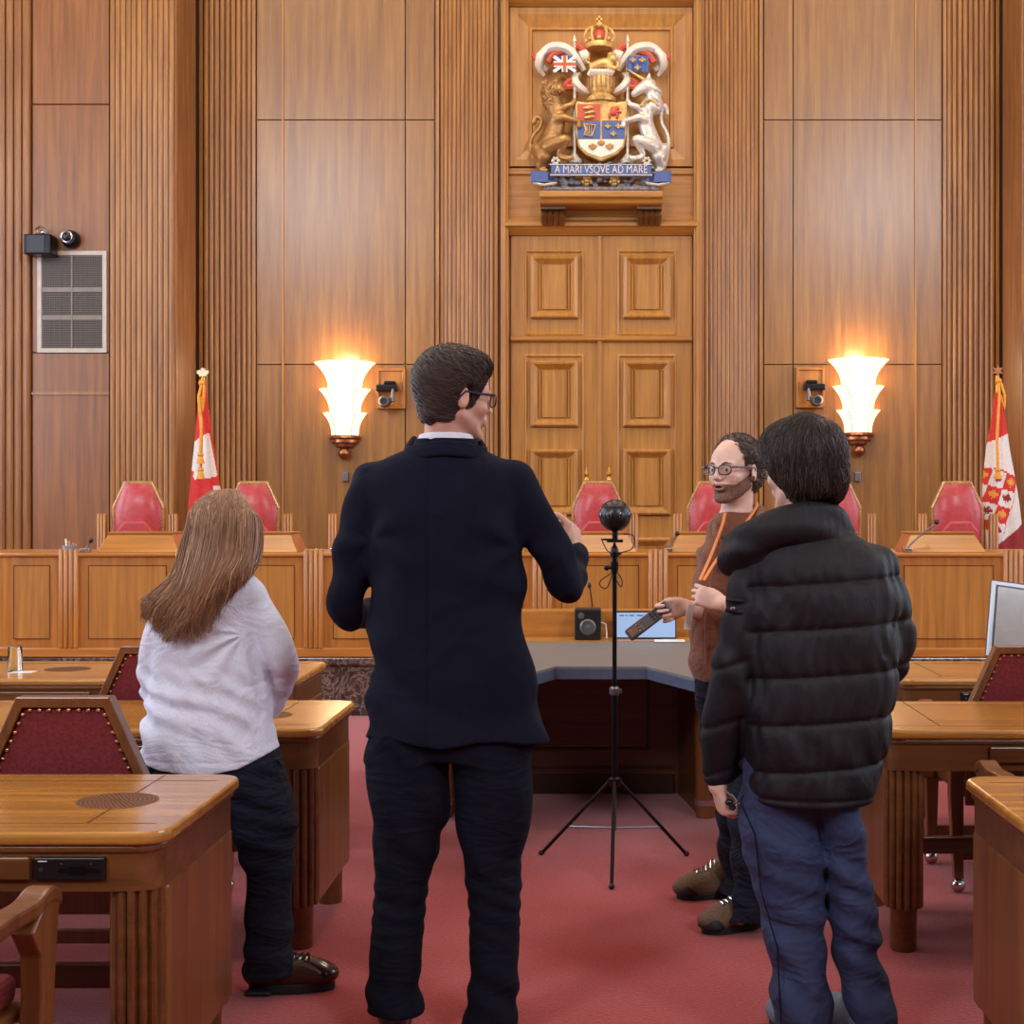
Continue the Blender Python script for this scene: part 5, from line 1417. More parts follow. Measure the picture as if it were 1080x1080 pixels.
# ---------------------------------------------------------------- the man in the navy suit
def suit_man():
    G = Fig(4.06); p = G.p
    root = thing('person', 'tall person in a navy suit and glasses, seen from behind, one hand raised', 'person', (p(470, 1090)[0], 4.06, 0))
    torso = G.rows([(463, 447, 493, .0, .060, 2), (474, 428, 510, .0, .075, 2), (486, 402, 533, 0, .095, 2.1), (500, 384, 549, 0, .108, 2.3), (525, 382, 552, 0, .122, 2.5), (560, 388, 551, 0, .130, 2.5), (610, 389, 552, 0, .128, 2.4), (660, 389, 554, 0, .122, 2.4), (700, 394, 561, 0, .124, 2.4), (745, 387, 567, .0, .130, 2.4), (778, 384, 572, .0, .134, 2.4)])
    armL = G.limb([(392, 512, 0, .060), (375, 575, .0, .058), (366, 632, .03, .052), (372, 650, .12, .046), (392, 646, .28, .036)])
    armR = G.limb([(542, 508, 0, .060), (571, 560, .02, .056), (597, 612, .05, .052), (604, 604, .17, .046), (607, 584, .26, .038)])
    legL = G.rows([(770, 388, 480, 0, .10), (800, 388, 476, 0, .10), (850, 390, 474, 0, .095), (900, 396, 461, .01, .085), (940, 395, 451, .015, .078), (980, 392, 447, .01, .076), (1030, 388, 443, .0, .074), (1054, 387, 445, .0, .076), (1066, 386, 447, 0, .080)])
    legR = G.rows([(770, 470, 566, 0, .10), (800, 474, 562, 0, .10), (850, 480, 560, 0, .095), (900, 487, 552, .01, .085), (950, 494, 549, .015, .078), (990, 495, 548, .01, .075), (1040, 495, 546, 0, .074), (1066, 490, 546, 0, .078), (1080, 487, 546, 0, .080)])
    H = Head(p(479, 418, .0), (.86, .50, 0), pitch=-.10)
    # body
    f = Field((p(330, 0)[0], 3.75, -.01), (p(640, 0)[0], 4.60, 1.93), .0045)
    add_head(f, H, p(470, 475, .01), .058)
    f.vloft(torso[:-1], .02, grow=-.04); f.limb(armL, .02, grow=-.018); f.limb(armR, .02, grow=-.018)
    f.vloft(legL, .02, grow=-.018); f.vloft(legR, .02, grow=-.018)
    add_hand(f, p(607, 585, .25), (-.1, .35, .8), (-.8, .4, 0), (.1, -.6, .5), 1.0, (.5, .6, .7, .8), thumb=(.6, .3)); f.limb([(*p(605, 596, .2), .027), (*p(607, 583, .255), .025)], .01, 1)
    add_hand(f, p(394, 645, .30), (.5, .8, .1), (.3, -.2, -1), (1, 0, .2), 1.0, (.4, .4, .45, .5))
    for q, t in ((p(415, 1080, .0), p(412, 1080, .18)), (p(517, 1080, .0), p(522, 1080, .18))): f.cap((q[0], q[1]+.02, .08), (t[0], t[1]-.04, .045), .030, .022, .02)
    fobj('body', f, S_['skin'], root)
    add_glasses(H, root, S_['bluefr']); 
    # hair
    e1 = ellf((0, -.016, .038), (.086, .104, .100)); e2 = ellf((0, -.036, -.030), (.061, .060, .078)); e3 = ellf((.01, .035, .088), (.058, .058, .040))
    face = ellf((0, .105, -.035), (.110, .085, .100)); earc = ellf((.080, .006, -.018), (.022, .026, .045)); earc2 = ellf((-.080, .006, -.018), (.022, .026, .045))
    def hf(x, y, z):
        d = smn(smn(e1(x, y, z), e2(x, y, z), .02), e3(x, y, z), .02); d = smx(d, -face(x, y, z), .010); d = smx(d, -earc(x, y, z), .006); d = smx(d, -earc2(x, y, z), .006)
        return smx(d, -(z+.082+.006*np.sin(130*x)), .022)
    def dsp(x, y, z): return .0030*np.sin(150*x+60*z+4*np.sin(40*y+25*z))*np.sin(70*y+30*x)
    hs = fobj('hair', hair_shell(H, hf, .0035, (-.12, -.15, -.11), (.12, .13, .17), dsp), S_['hair_dark'], root)
    rs = np.random.RandomState(5)
    W, R = short_strands(H, hf, 4200, 3, (-.25, -.35, .9), .6, .8, .0016, .0055)
    V, Q = strand_tubes(W, R); mesh_np('hair_strands', V, Q, S_['hair_dark'], hs)
    W, R = short_strands(H, hf, 900, 21, (-.25, -.35, .9), .6, .8, .0013, .0065); V, Q = strand_tubes(W, R); mesh_np('light_strands', V, Q, S_['hair_hi'], hs)
    W, R = short_strands(H, hf, 900, 9, (-.25, -.35, .9), .35, .4, .0008, .002, maxth=2.4)
    zl = (W[:, 4]-H.O) @ H.R; k = ((zl[:, 2] < .035) & (zl[:, 1] > -.06)) | (zl[:, 2] < -.03); V, Q = strand_tubes(W[k], R[k]); mesh_np('grey_strands', V, Q, S_['hair_grey'], hs)
    # shirt collar
    f = Field((p(425, 0)[0], 3.92, p(0, 480)[2]), (p(515, 0)[0], 4.22, p(0, 440)[2]), .003)
    cr = G.rows([(474, 441, 501, .0, .072, 2), (464, 441, 500, .003, .069, 2), (455, 443, 498, .006, .066, 2)])
    f.vloft(cr, 0)
    def tilt(X, Y, Z): return Z-(p(0, 456.5)[2]+(4.0-Y)*.10)+X*0
    f.put(tilt, f.lo, [x[-1] for x in f.ax], 0, 'i', 0)
    fobj('shirt_collar', f, S_['shirtw'], root)
    # jacket
    f = Field((p(335, 0)[0], 3.80, p(0, 800)[2]), (p(635, 0)[0], 4.50, p(0, 445)[2]), .0045)
    f.vloft(torso, .02); f.limb(armL, .022, 4); f.limb(armR, .022, 4)
    f.vloft(G.rows([(486, 424, 514, .0, .084, 2), (474, 434, 506, .0, .078, 2), (463, 438, 503, .002, .075, 2)]), .006)
    f.vloft(G.rows([(478, 440, 500, .02, .070, 2), (455, 440, 500, .02, .070, 2)]), .004, mode='s') if False else None
    for side in (-1, 1):   # sleeve-head seams
        pts = [p(470+side*a, y, dy) for a, y, dy in ((82 if side > 0 else 84, 497, -.05), (78, 520, -.12), (78, 560, -.12), (80, 600, -.09))]
        f.limb([(*q, .004) for q in pts], k=.006, n=4, mode='s')
    cxs = p(457, 0)[0]
    def fold(X, Y, Z):
        d = .0045*np.exp(-((X-cxs)/.0045)**2)*(Y < 4.06)                              # centre back seam
        aL = p(396, 570); aR = p(548, 580)
        for a, sg in ((aL, 1), (aR, -1)):
            rr = np.sqrt((X-a[0])**2+(Z-a[2])**2); an = np.arctan2(Z-a[2], (X-a[0])*sg)
            d = d+.0055*np.sin(an*5+rr*14)*np.exp(-(rr/.15)**2)*(1-np.exp(-(rr/.05)**2))
        d = d+wr(X, Y, Z, (.4, 0, 1), 26, .0045, 1.2)*np.clip((p(0, 560)[2]-Z)/.2, 0, 1)
        for xa, xb in ((360, 372), (590, 612)):
            x0 = p((xa+xb)/2, 0)[0]; w = np.exp(-((X-x0)/.07)**2); d = d+w*wr(X, Y, Z, (.5, .8, 1), 50, .0052, 1.0, 1)
        hip = np.clip((p(0, 690)[2]-Z)/.2, 0, 1); d = d-.006*np.sin((X-cxs)*22+1.2*np.sin(Z*9))*hip
        return d
    f.disp(fold)
    jk = fobj('jacket', f, S_['suit'], root, 2)
    b = BM(); A = [p(436, 470, .05), p(429, 481, -.03), p(440, 479, -.075), p(468, 475, -.092), p(496, 478, -.078), p(510, 482, -.03), p(505, 472, .05)]
    f = Field((p(425, 0)[0], 3.90, p(0, 492)[2]), (p(520, 0)[0], 4.15, p(0, 455)[2]), .003)
    f.limb([(a[0], a[1]+.016, a[2]+.020, .0085) for a in A], 0, 5); f.limb([(a[0], a[1]+.008, a[2]+.006, .0095) for a in A], .012, 5); f.limb([(a[0], a[1]+.001, a[2]-.008, .0085) for a in A], .012, 5); 
    fobj('collar', f, S_['suit'], jk); b.free()
    # trousers
    f = Field((p(370, 0)[0], 3.86, p(0, 1090)[2]), (p(590, 0)[0], 4.26, p(0, 730)[2]), .0045)
    f.vloft(G.rows([(740, 394, 562, 0, .112, 2.4), (775, 389, 565, 0, .112, 2.4), (800, 389, 563, 0, .105, 2.3)]), .01)
    f.vloft(legL, .012); f.vloft(legR, .012)
    def tf(X, Y, Z):
        zk = p(0, 950)[2]; w = np.exp(-((Z-zk)/.10)**2); d = w*wr(X, Y, Z, (.3, 0, 1), 120, .0026, 1.9)
        w2 = np.exp(-((Z-p(0, 1045)[2])/.07)**2); d = d+w2*wr(X, Y, Z, (.5, 0, 1), 60, .006, 1.4, 2)
        up = np.clip((Z-zk)/.15, 0, 1); d = d+up*wr(X, Y, Z, (1, 0, .8), 34, .0055, 1.2, 1); return d
    f.disp(tf); fobj('trousers', f, S_['suit2'], root, 2)
    for (xa, xb) in ((416, 410), (517, 524)):
        a = at_ground(xa, 1094); shoe(root, (a[0], 4.0), ((xb-CX)*4.06/F_PX, 4.30), S_['blackshoe'], .048)
suit_man()

# ---------------------------------------------------------------- the man in the black padded coat
def coat_man():
    G = Fig(3.95); p = G.p
    root = thing('person', 'person in a black padded winter coat and blue jeans, seen from behind at right', 'person', (p(860, 1095)[0], 3.95, 0))
    torso = G.rows([(548, 806, 886, .0, .085, 2), (562, 792, 900, .0, .105, 2), (575, 782, 920, 0, .125, 2.2), (592, 778, 938, 0, .145, 2.3), (620, 776, 946, 0, .160, 2.5), (660, 778, 948, 0, .166, 2.5), (705, 780, 946, 0, .168, 2.5), (750, 781, 941, .0, .168, 2.5), (795, 782, 934, .0, .165, 2.5), (835, 786, 922, 0, .160, 2.5), (843, 796, 912, 0, .15, 2.5)])
    armL = G.limb([(800, 604, -.02, .072), (789, 655, -.03, .070), (776, 715, -.02, .068), (763, 768, .01, .064), (758, 812, .03, .053)])
    armR = G.limb([(922, 600, 0, .070), (937, 645, .01, .069), (938, 688, .05, .064), (925, 705, .16, .058), (900, 715, .30, .052)])
    legL = G.rows([(800, 786, 862, 0, .11), (849, 780, 865, 0, .11), (910, 785, 867, .0, .10), (960, 801, 869, .01, .09), (1000, 808, 872, .01, .085), (1030, 813, 872, .0, .083), (1062, 815, 879, .0, .086), (1092, 816, 879, 0, .088)])
    legR = G.rows([(800, 850, 915, 0, .11), (849, 855, 908, 0, .105), (910, 867, 916, .02, .095), (974, 874, 925, .03, .088), (1010, 880, 928, .03, .085), (1036, 887, 938, .02, .086), (1056, 892, 943, .01, .088), (1076, 898, 942, 0, .085)])
    H = Head(p(846, 494, .0), (-.64, .77, 0), pitch=-.08)
    f = Field((p(715, 0)[0], 3.7, -.01), (p(975, 0)[0], 4.40, 1.76), .0045)
    add_head(f, H, p(850, 560, .01), .058)
    f.vloft(torso, .02, grow=-.05); f.limb(armL, .02, grow=-.030); f.limb(armR, .02, grow=-.03)
    f.vloft(legL, .02, grow=-.022); f.vloft(legR, .02, grow=-.018)
    w_ = p(757, 829, .03); f.limb([(*p(758, 800, .03), .028), (*w_, .026)], .01, 1)
    add_hand(f, w_, (.22, .12, -1), (1, .25, .2), (.3, 1, 0), .82, (.55, .75, .85, .9), thumb=(.7, .8))
    add_hand(f, p(897, 716, .33), (-.6, .6, -.1), (0, .2, -1), (-.4, .8, .3), .95)
    fobj('body', f, S_['skin2'], root)
    add_glasses(H, root, M['black'])
    e1 = ellf((0, -.018, .034), (.096, .114, .108)); e2 = ellf((0, -.045, -.030), (.086, .085, .088)); e3 = ellf((0, .045, .07), (.078, .068, .06))
    face = ellf((0, .120, -.050), (.105, .070, .100)); earc = ellf((-.096, .02, -.045), (.022, .024, .040))
    def hf(x, y, z):
        d = smn(smn(e1(x, y, z), e2(x, y, z), .02), e3(x, y, z), .02); d = smx(d, -face(x, y, z), .012); d = smx(d, -earc(x, y, z), .008)
        return smx(d, -(z+.098+.012*np.sin(60*x)), .012)
    def dsp(x, y, z): return .0035*np.sin(95*x+30*y+3*np.sin(30*z))*np.sin(60*y+35*z)
    hs = fobj('hair', hair_shell(H, hf, .0035, (-.13, -.16, -.13), (.13, .15, .17), dsp), S_['hair_black'], root)
    W, R = short_strands(H, hf, 6500, 13, (.1, -.5, .85), .75, .45, .0011, .005)
    V, Q = strand_tubes(W, R); mesh_np('hair_strands', V, Q, S_['hair_black'], hs)
    W, R = short_strands(H, hf, 700, 22, (.1, -.5, .85), .75, .45, .0010, .0058); V, Q = strand_tubes(W, R); mesh_np('light_strands', V, Q, S_['hair_hi'], hs)
    W, R = short_strands(H, hf, 300, 14, (.1, -.5, .85), .7, .45, .0009, .005)
    V, Q = strand_tubes(W, R); mesh_np('grey_strands', V, Q, S_['hair_grey'], hs)
    # coat
    f = Field((p(715, 0)[0], 3.70, p(0, 860)[2]), (p(985, 0)[0], 4.42, p(0, 510)[2]), .0045)
    f.vloft(torso, .03); 
    f.limb(armL, .018, 4); f.limb(armR, .022, 4)
    for q in (armL[-1], ): f.cap((q[0], q[1], q[2]-.035), (q[0], q[1], q[2]-.075), .05, .05, .006, 's') if False else None
    zs = [p(0, y)[2] for y in (613, 659, 707, 755, 803)]
    def quilt(X, Y, Z):
        x0 = p(860, 0)[0]; Zt = Z-(X-x0)*.07*1.0
        torso_w = np.clip((X-p(781, 0)[0])/.02, 0, 1); d = 0
        arm = 1-torso_w
        for z in zs: d = d+torso_w*(.0075*np.exp(-(np.abs(Zt-z)/.007)**1.2)+.004*np.exp(-(np.abs(Zt-z)/.03)**2))
        for z0 in (640, 700, 760, 812): d = d+arm*.006*np.exp(-(np.abs(Z-(X-p(765, 0)[0])*.35-p(0, z0)[2])/.009)**1.3)
        near = 0
        for z in zs: near = near+np.exp(-((Zt-z)/.05)**2)
        d = d+torso_w*near*.0024*np.sin(X*150+1.6*np.sin(Z*30)+np.sin(Y*50)+2*np.sin(X*33))
        d = d+arm*wr(X, Y, Z, (.7, .3, .5), 85, .003, 1.4)
        d = d-.003*np.sin(X*14+Z*9)+wr(X, Y, Z, (.8, .4, .5), 40, .0028, 1.6, .7)
        hem = p(0, 834)[2]; d = d+torso_w*.006*np.exp(-((Z-hem)/.006)**2)
        return d
    f.disp(quilt)
    for pts in ([(782, 600, -.165), (790, 640, -.175), (794, 700, -.175), (790, 760, -.165)], [(934, 595, -.12), (930, 640, -.15), (934, 690, -.14)]):
        f.limb([(*p(*q), .007) for q in pts], k=.014, n=4, mode='s')
    ct = fobj('padded_coat', f, S_['nylon'], root, 2)
    f = Field((p(735, 0)[0], 3.72, p(0, 610)[2]), (p(925, 0)[0], 4.25, p(0, 505)[2]), .0045)
    ring = [(888, 548, .03), (880, 541, -.05), (850, 538, -.105), (815, 545, -.11), (786, 560, -.06), (772, 572, .03), (780, 575, .12), (830, 566, .16), (875, 555, .12), (888, 548, .03)]
    for dz, r_ in ((0, .022), (-.03, .026), (-.055, .032)):
        A = [(*(V3(p(x, y, dy))+V3((0, 0, dz))), r_) for x, y, dy in ring]; f.limb(A, .03, 4)
    f.limb([(*p(776, 590, .02), .038), (*p(800, 600, -.05), .04), (*p(840, 590, -.09), .04), (*p(885, 582, -.05), .04)], .03, 3)
    f.disp(lambda X, Y, Z: wr(X, Y, Z, (.3, .5, 1), 70, .0028, 1.5)); fobj('collar', f, S_['nylon'], ct, 2)
    q = [p(767, 634, -.098), p(797, 636, -.105), p(796, 646, -.108), p(766, 645, -.10)]
    f = Field((p(758, 0)[0], 3.80, p(0, 655)[2]), (p(806, 0)[0], 3.95, p(0, 620)[2]), .003)
    f.limb([(*p(768, 633, -.085), .006), (*p(796, 635, -.085), .006)], 0, 1); f.limb([(*p(768, 643, -.083), .008), (*p(782, 646, -.088), .008), (*p(796, 644, -.085), .008)], .012, 2)
    fobj('pocket_flap', f, S_['nylon'], ct); b = BM(); sphere(b, p(773, 642, -.098), (.009, .004, .006), 12); obj('snap', b, M['greym'], ct, True)
    # jeans
    f = Field((p(765, 0)[0], 3.76, max(0.004, p(0, 1100)[2])), (p(960, 0)[0], 4.16, p(0, 785)[2]), .0045)
    f.vloft(G.rows([(795, 786, 915, 0, .12, 2.4), (845, 780, 909, 0, .115, 2.3)]), .01); f.vloft(legL, .012); f.vloft(legR, .012)
    def tf(X, Y, Z):
        d = wr(X, Y, Z, (.8, 0, .9), 34, .0055, 1.5); lo_ = np.exp(-((Z-.22)/.13)**2); d = d+lo_*wr(X, Y, Z, (.35, 0, 1), 62, .0075, 1.6, 2)
        kn = np.exp(-((Z-.48)/.09)**2); d = d+kn*wr(X, Y, Z, (.5, 0, 1), 75, .004, 1.2, 1); return d
    f.disp(tf); jn = fobj('jeans', f, S_['denim'], root, 2)
    b = BM(); tube(b, [p(783, 850, -.085), p(796, 880, -.092), p(803, 940, -.08), p(820, 1000, -.075), p(824, 1085, -.07)], .0022, 5); obj('side_seam', b, S_['denimd'], jn, True)
    shoe(root, (p(850, 0)[0], 3.95), (p(832, 0)[0], 4.2), S_['greyshoe'], .05, laces=None)
    shoe(root, (p(916, 0)[0], 3.97), (p(888, 0)[0], 4.2), S_['greyshoe'], .05)
    b = BM(); A = catmull([p(772, 838, -.01), p(783, 850, -.03), p(786, 838, -.03), p(778, 846, -.04), p(769, 850, -.02)], 5); tube(b, A.tolist(), .0025, 6)
    sphere(b, p(769, 846, -.015), (.012, .01, .009), 10); o = obj('corded_earphones', b, M['black'], None, True)
    tag(o, 'small black corded gadget held in the left hand of the black-coated man', 'earphones')
coat_man()

# ---------------------------------------------------------------- the man in the brown shirt
def brown_man():
    G = Fig(5.2); p = G.p
    root = thing('person', 'bearded person in glasses, brown shirt and orange lanyard, holding a remote', 'person', (p(790, 965)[0], 5.2, 0))
    torso = G.rows([(541, 757, 796, .02, .060, 2), (550, 750, 806, .02, .08, 2), (560, 746, 818, .02, .10, 2.1), (576, 740, 828, .0, .125, 2.3), (600, 735, 832, .0, .135, 2.4), (650, 728, 828, 0, .135, 2.3), (688, 726, 822, 0, .132, 2.3), (716, 731, 816, .0, .125, 2.3)])
    armL = G.limb([(818, 583, -.06, .060), (820, 625, -.12, .055), (806, 655, -.2, .048), (780, 646, -.26, .043)])
    foreL = G.limb([(806, 655, -.2, .040), (780, 645, -.26, .034), (760, 636, -.30, .027)])
    armR = G.limb([(752, 588, .08, .055), (748, 625, .06, .05), (752, 655, .02, .045)])
    foreR = G.limb([(752, 655, .02, .040), (738, 646, -.06, .033), (722, 640, -.14, .026)])
    legA = G.rows([(700, 733, 790, .08, .10), (760, 736, 786, .12, .10), (820, 745, 786, .18, .085), (860, 756, 788, .22, .075), (905, 758, 790, .25, .070), (926, 764, 793, .26, .072), (942, 758, 794, .25, .078)])
    legB = G.rows([(700, 760, 816, -.04, .10), (780, 764, 812, -.08, .095), (860, 768, 808, -.12, .08), (920, 772, 806, -.14, .072), (950, 773, 806, -.15, .074), (970, 768, 808, -.16, .080)])
    H = Head(p(775, 496, .0), (-.66, -.75, 0), pitch=.0, scale=1.0)
    f = Field((p(655, 0)[0], 4.62, -.01), (p(850, 0)[0], 5.62, 1.76), .0038)
    add_head(f, H, p(776, 552, .03), .055, mouth_open=1)
    f.vloft(torso, .02, grow=-.015); f.limb(armL, .02, grow=-.012); f.limb(foreL, .015, 3); f.limb(armR, .02, grow=-.012); f.limb(foreR, .015, 3)
    f.vloft(legA[:-2], .02, grow=-.018); f.vloft(legB[:-2], .02, grow=-.018)
    for (q, dy) in ((780, .26), (790, -.15)): a = p(q, 930, dy); f.cap((a[0], a[1], .12), (a[0]-.03, a[1]-.01, .05), .028, .022, .02)
    # left hand grips the lanyard, right hand holds the remote
    add_hand(f, p(760, 637, -.30), (-1, .05, .42), (.2, .95, -.25), (-.3, 0, 1), .86, (.75, .85, .95, 1.0), thumb=(.75, .7))
    add_hand(f, p(723, 640, -.14), (-1, -.25, -.22), (.1, -.75, -.5) if False else (-.12, -1, -.05), (-.1, 0, 1), .90, (.62, .72, .75, .75), spread=.05, thumb=(.25, .75))
    def fm(c):
        l = (c-H.O) @ H.R; m = np.zeros(len(c), int)
        lip = (np.abs(l[:, 0]) < .021) & (np.abs(l[:, 2]+.0612) < .0095) & (l[:, 1] > .085); m[lip] = 1
        inner = (np.abs(l[:, 0]) < .015) & (np.abs(l[:, 2]+.0612) < .0035) & (l[:, 1] < .097) & (l[:, 1] > .07); m[inner] = 2
        return m
    fobj('body', f, [S_['skin2'], S_['lip'], plain('mouth_inside', (60, 24, 24), .5)], root, 1, fm)
    add_eyes(H, root); add_glasses(H, root, S_['bluefr'])
    for x in (-1, 1):
        b = BM(); tube(b, [H.w((x*.014, .0975, .019)), H.w((x*.030, .0955, .025)), H.w((x*.048, .083, .020))], [.0032, .0048, .0024], 6, flat=.8); obj('eyebrow', b, S_['beard'], root, True)
    # beard: a thin rough shell over jaw, chin and upper lip
    fb = Field(H.w((0, .02, -.06))-.13, H.w((0, .02, -.06))+.13, .003)
    class G2: pass
    add_head(fb, H, p(776, 552, .03), .02, mouth_open=1)
    def reg(X, Y, Z):
        x, y, z = H.loc(X, Y, Z)
        line = -.038+.034*np.clip((.075-y)/.08, 0, 1)          # higher towards the sideburn
        a = (z-line+.012)*.7+.0030*np.sin(x*700)*np.sin(y*660)
        lips = ellf((0, .1, -.061), (.021, .05, .009))(x, y, z)
        nose = (z+.047)*.8-np.clip(np.abs(x)-.03, 0, 1)*2
        back = (-y-.004)
        lowr = (-.118-z)
        cheek = ellf((.052, .085, -.026), (.035, .04, .028))(x, y, z); cheek2 = ellf((-.052, .085, -.026), (.035, .04, .028))(x, y, z)
        return np.maximum.reduce([a+0*lips, -lips, back+0*lips, lowr+0*lips, nose+0*lips, -cheek, -cheek2])
    fb.F -= .0014
    fb.disp(lambda X, Y, Z: .0010*np.sin(X*900)*np.sin(Y*870)*np.sin(Z*910))
    fb.put(reg, fb.lo, [x[-1] for x in fb.ax], 0, 'i', 0)
    bd = fobj('beard', fb, S_['beard'], root, 0)
    e1 = ellf((0, -.022, .038), (.083, .100, .094)); e2 = ellf((0, -.055, -.015), (.074, .066, .080))
    face = ellf((0, .105, .010), (.086, .098, .122)); earc = ellf((.080, .012, -.020), (.024, .028, .044)); earc2 = ellf((-.080, .012, -.020), (.024, .028, .044))
    def hf(x, y, z):
        d = smn(e1(x, y, z), e2(x, y, z), .02); d = smx(d, -face(x, y, z), .008); d = smx(d, -earc(x, y, z), .006); d = smx(d, -earc2(x, y, z), .006); return smx(d, -(z+.085), .01)
    def dsp(x, y, z): return .0038*np.sin(170*x+3*np.sin(90*z))*np.sin(160*y+2*np.sin(120*x))*np.sin(150*z)
    hs = fobj('hair', hair_shell(H, hf, .0032, (-.11, -.14, -.11), (.11, .11, .15), dsp), S_['hair_brown'], root)
    rs = np.random.RandomState(4); n = 1500   # curls
    dv = rs.normal(0, 1, (n, 3)); dv /= np.linalg.norm(dv, axis=1, keepdims=True); c0 = V3((0, -.02, .03)); rad = surf_radius(hf, dv, c0)
    pt = c0+dv*rad[:, None]; ok = (face(pt[:, 0], pt[:, 1], pt[:, 2]) > .004) & (pt[:, 2] > -.08) & (pt[:, 1] < .075); pt = pt[ok]; dv = dv[ok]; n = len(pt)
    ts = np.linspace(0, 1, 9); e1_ = np.cross(dv, rs.normal(0, 1, (n, 3))); e1_ /= np.linalg.norm(e1_, axis=1, keepdims=True); e2_ = np.cross(dv, e1_)
    W = np.stack([pt+e1_*(.006*math.sin(t*5))+e2_*(.006*math.cos(t*5)-.006)+dv*(-.003+.008*t*(1-t)*3) for t in ts], 1)
    W = H.O+W @ H.R.T; V, Q = strand_tubes(W, np.tile(.0011*np.sin(np.linspace(.3, 3, 9)), (n, 1))); mesh_np('curls', V, Q, S_['hair_brown'], hs)
    # shirt
    f = Field((p(705, 0)[0], 4.80, p(0, 725)[2]), (p(850, 0)[0], 5.5, p(0, 520)[2]), .0045)
    f.vloft(torso, .02); f.limb(armL, .02, 4, .004); f.limb(armR, .02, 4, .004)
    def ff(X, Y, Z): return wr(X, Y, Z, (.6, .3, 1), 40, .005, 1.5)+wr(X, Y, Z, (1, 0, .2), 90, .0015, 1)+.004*np.exp(-((Z-p(0, 650)[2]+.3*X-.15)/.008)**2)
    f.disp(ff); sh_ = fobj('shirt', f, S_['brown'], root, 2)
    f = Field((p(735, 0)[0], 5.0, p(0, 598)[2]), (p(815, 0)[0], 5.4, p(0, 520)[2]), .0035)
    A = [(803, 541, .0), (800, 535, .08), (776, 536, .13), (758, 544, .10), (752, 556, .02), (756, 562, -.05)]
    f.limb([(*p(*q), .012) for q in A], 0, 4); f.limb([(*(V3(p(*q))+V3((0, 0, -.02))), .014) for q in A], .012, 4)
    f.limb([(*p(803, 541, .0), .012), (*p(795, 553, -.06), .011), (*p(776, 566, -.1), .008)], .012, 3)
    f.limb([(*p(756, 560, -.05), .011), (*p(760, 566, -.09), .009), (*p(768, 568, -.1), .008)], .012, 3)
    f.limb([(*p(754, 552, -.02), .010), (*p(756, 566, -.11), .012), (*p(765, 586, -.142), .007)], .012, 3); f.limb([(*p(802, 541, -.01), .012), (*p(797, 556, -.11), .014), (*p(783, 584, -.145), .008)], .012, 3)
    fobj('shirt_collar', f, S_['brown'], sh_)
    b = BM(); tube(b, [p(764, 570, -.118), p(752, 600, -.137), p(744, 650, -.135), p(744, 700, -.13)], .007, 6, flat=.4); obj('button_placket', b, S_['brown'], sh_, True)
    # jeans
    f = Field((p(700, 0)[0], 4.9, .03), (p(830, 0)[0], 5.6, p(0, 690)[2]), .0045)
    f.vloft(G.rows([(700, 733, 815, 0, .12, 2.3), (735, 735, 814, .02, .125, 2.3)]), .01); f.vloft(legA, .012); f.vloft(legB, .012)
    f.disp(lambda X, Y, Z: wr(X, Y, Z, (.6, .2, 1), 48, .005, 1.5)); fobj('jeans', f, S_['denimd'], root, 2)
    for hx, hy, tx_, ty_ in ((778, 944, 714, 948), (806, 976, 741, 985)):
        a, c = at_ground(hx, hy), at_ground(tx_, ty_); s1 = shoe(root, a, c, S_['hiker'], .052, .10, .026, laces=M['silver'])
        a, c = V3((*a, 0)), V3((*c, 0)); d = unit(c-a); s = V3((-d[1], d[0], 0)); R = np.stack([s, d, V3((0, 0, 1))], 1)
        f = Field(c-.12+V3((0, 0, .13)), c+V3((.1, .1, .09)), .004); f.ell(c-d*.036+V3((0, 0, .028)), (.056, .046, .050), R, 0); f.put(lambda X, Y, Z: .02-Z+X*0+Y*0, f.lo, [x[-1] for x in f.ax], 0, 'i', 0)
        fobj('toe_cap', f, S_['sole'], s1)
    # lanyard with card
    b = BM(); A = catmull([p(798, 529, .07), p(797, 536, -.02), p(780, 560, -.135), p(756, 590, -.20), p(742, 612, -.315)], 5)
    tube(b, A.tolist(), .0055, 6, flat=.35); ly = obj('lanyard', b, S_['orange'], root, True)
    b = BM(); A = catmull([p(765, 541, -.08), p(761, 556, -.12), p(750, 585, -.165), p(738, 612, -.315)], 5); tube(b, A.tolist(), .0055, 6, flat=.35); obj('strap', b, S_['orange'], ly, True)
    b = BM(); q = p(727, 650, -.20); vs = box(b, -.012, .012, -.001, .001, -.045, .040); mt = Matrix.Translation(q) @ Matrix.Rotation(math.radians(10), 4, 'Y') @ Matrix.Rotation(math.radians(50), 4, 'Z')
    b.transform(mt @ Matrix.Diagonal((1.6, 1, 1, 1))); obj('badge_card', b, M['white'], ly)
    # remote control
    c = V3(p(684, 654.5, -.205)); ax = unit((-.80, -.10, -.60)); up = unit(np.cross(ax, (0, 1, 0))); nr = np.cross(ax, up)
    nr = unit(V3((-.1, -1, .35))); nr = unit(nr-ax*np.dot(nr, ax)); up = np.cross(nr, ax)
    Mr = Matrix(((ax[0], up[0], nr[0], c[0]), (ax[1], up[1], nr[1], c[1]), (ax[2], up[2], nr[2], c[2]), (0, 0, 0, 1)))
    rc = thing('remote_control', 'slim grey and silver remote control held by the man in the brown shirt', 'remote control', tuple(c))
    b = BM(); box(b, -.088, .088, -.022, .022, -.010, .008); b.transform(Mr); obj('casing', b, M['greym'], rc, bevel=.006)
    b = BM(); box(b, -.082, .084, -.019, .019, .008, .0095); b.transform(Mr); fa = obj('face', b, plain('remote_face', (92, 88, 92), .4), rc)
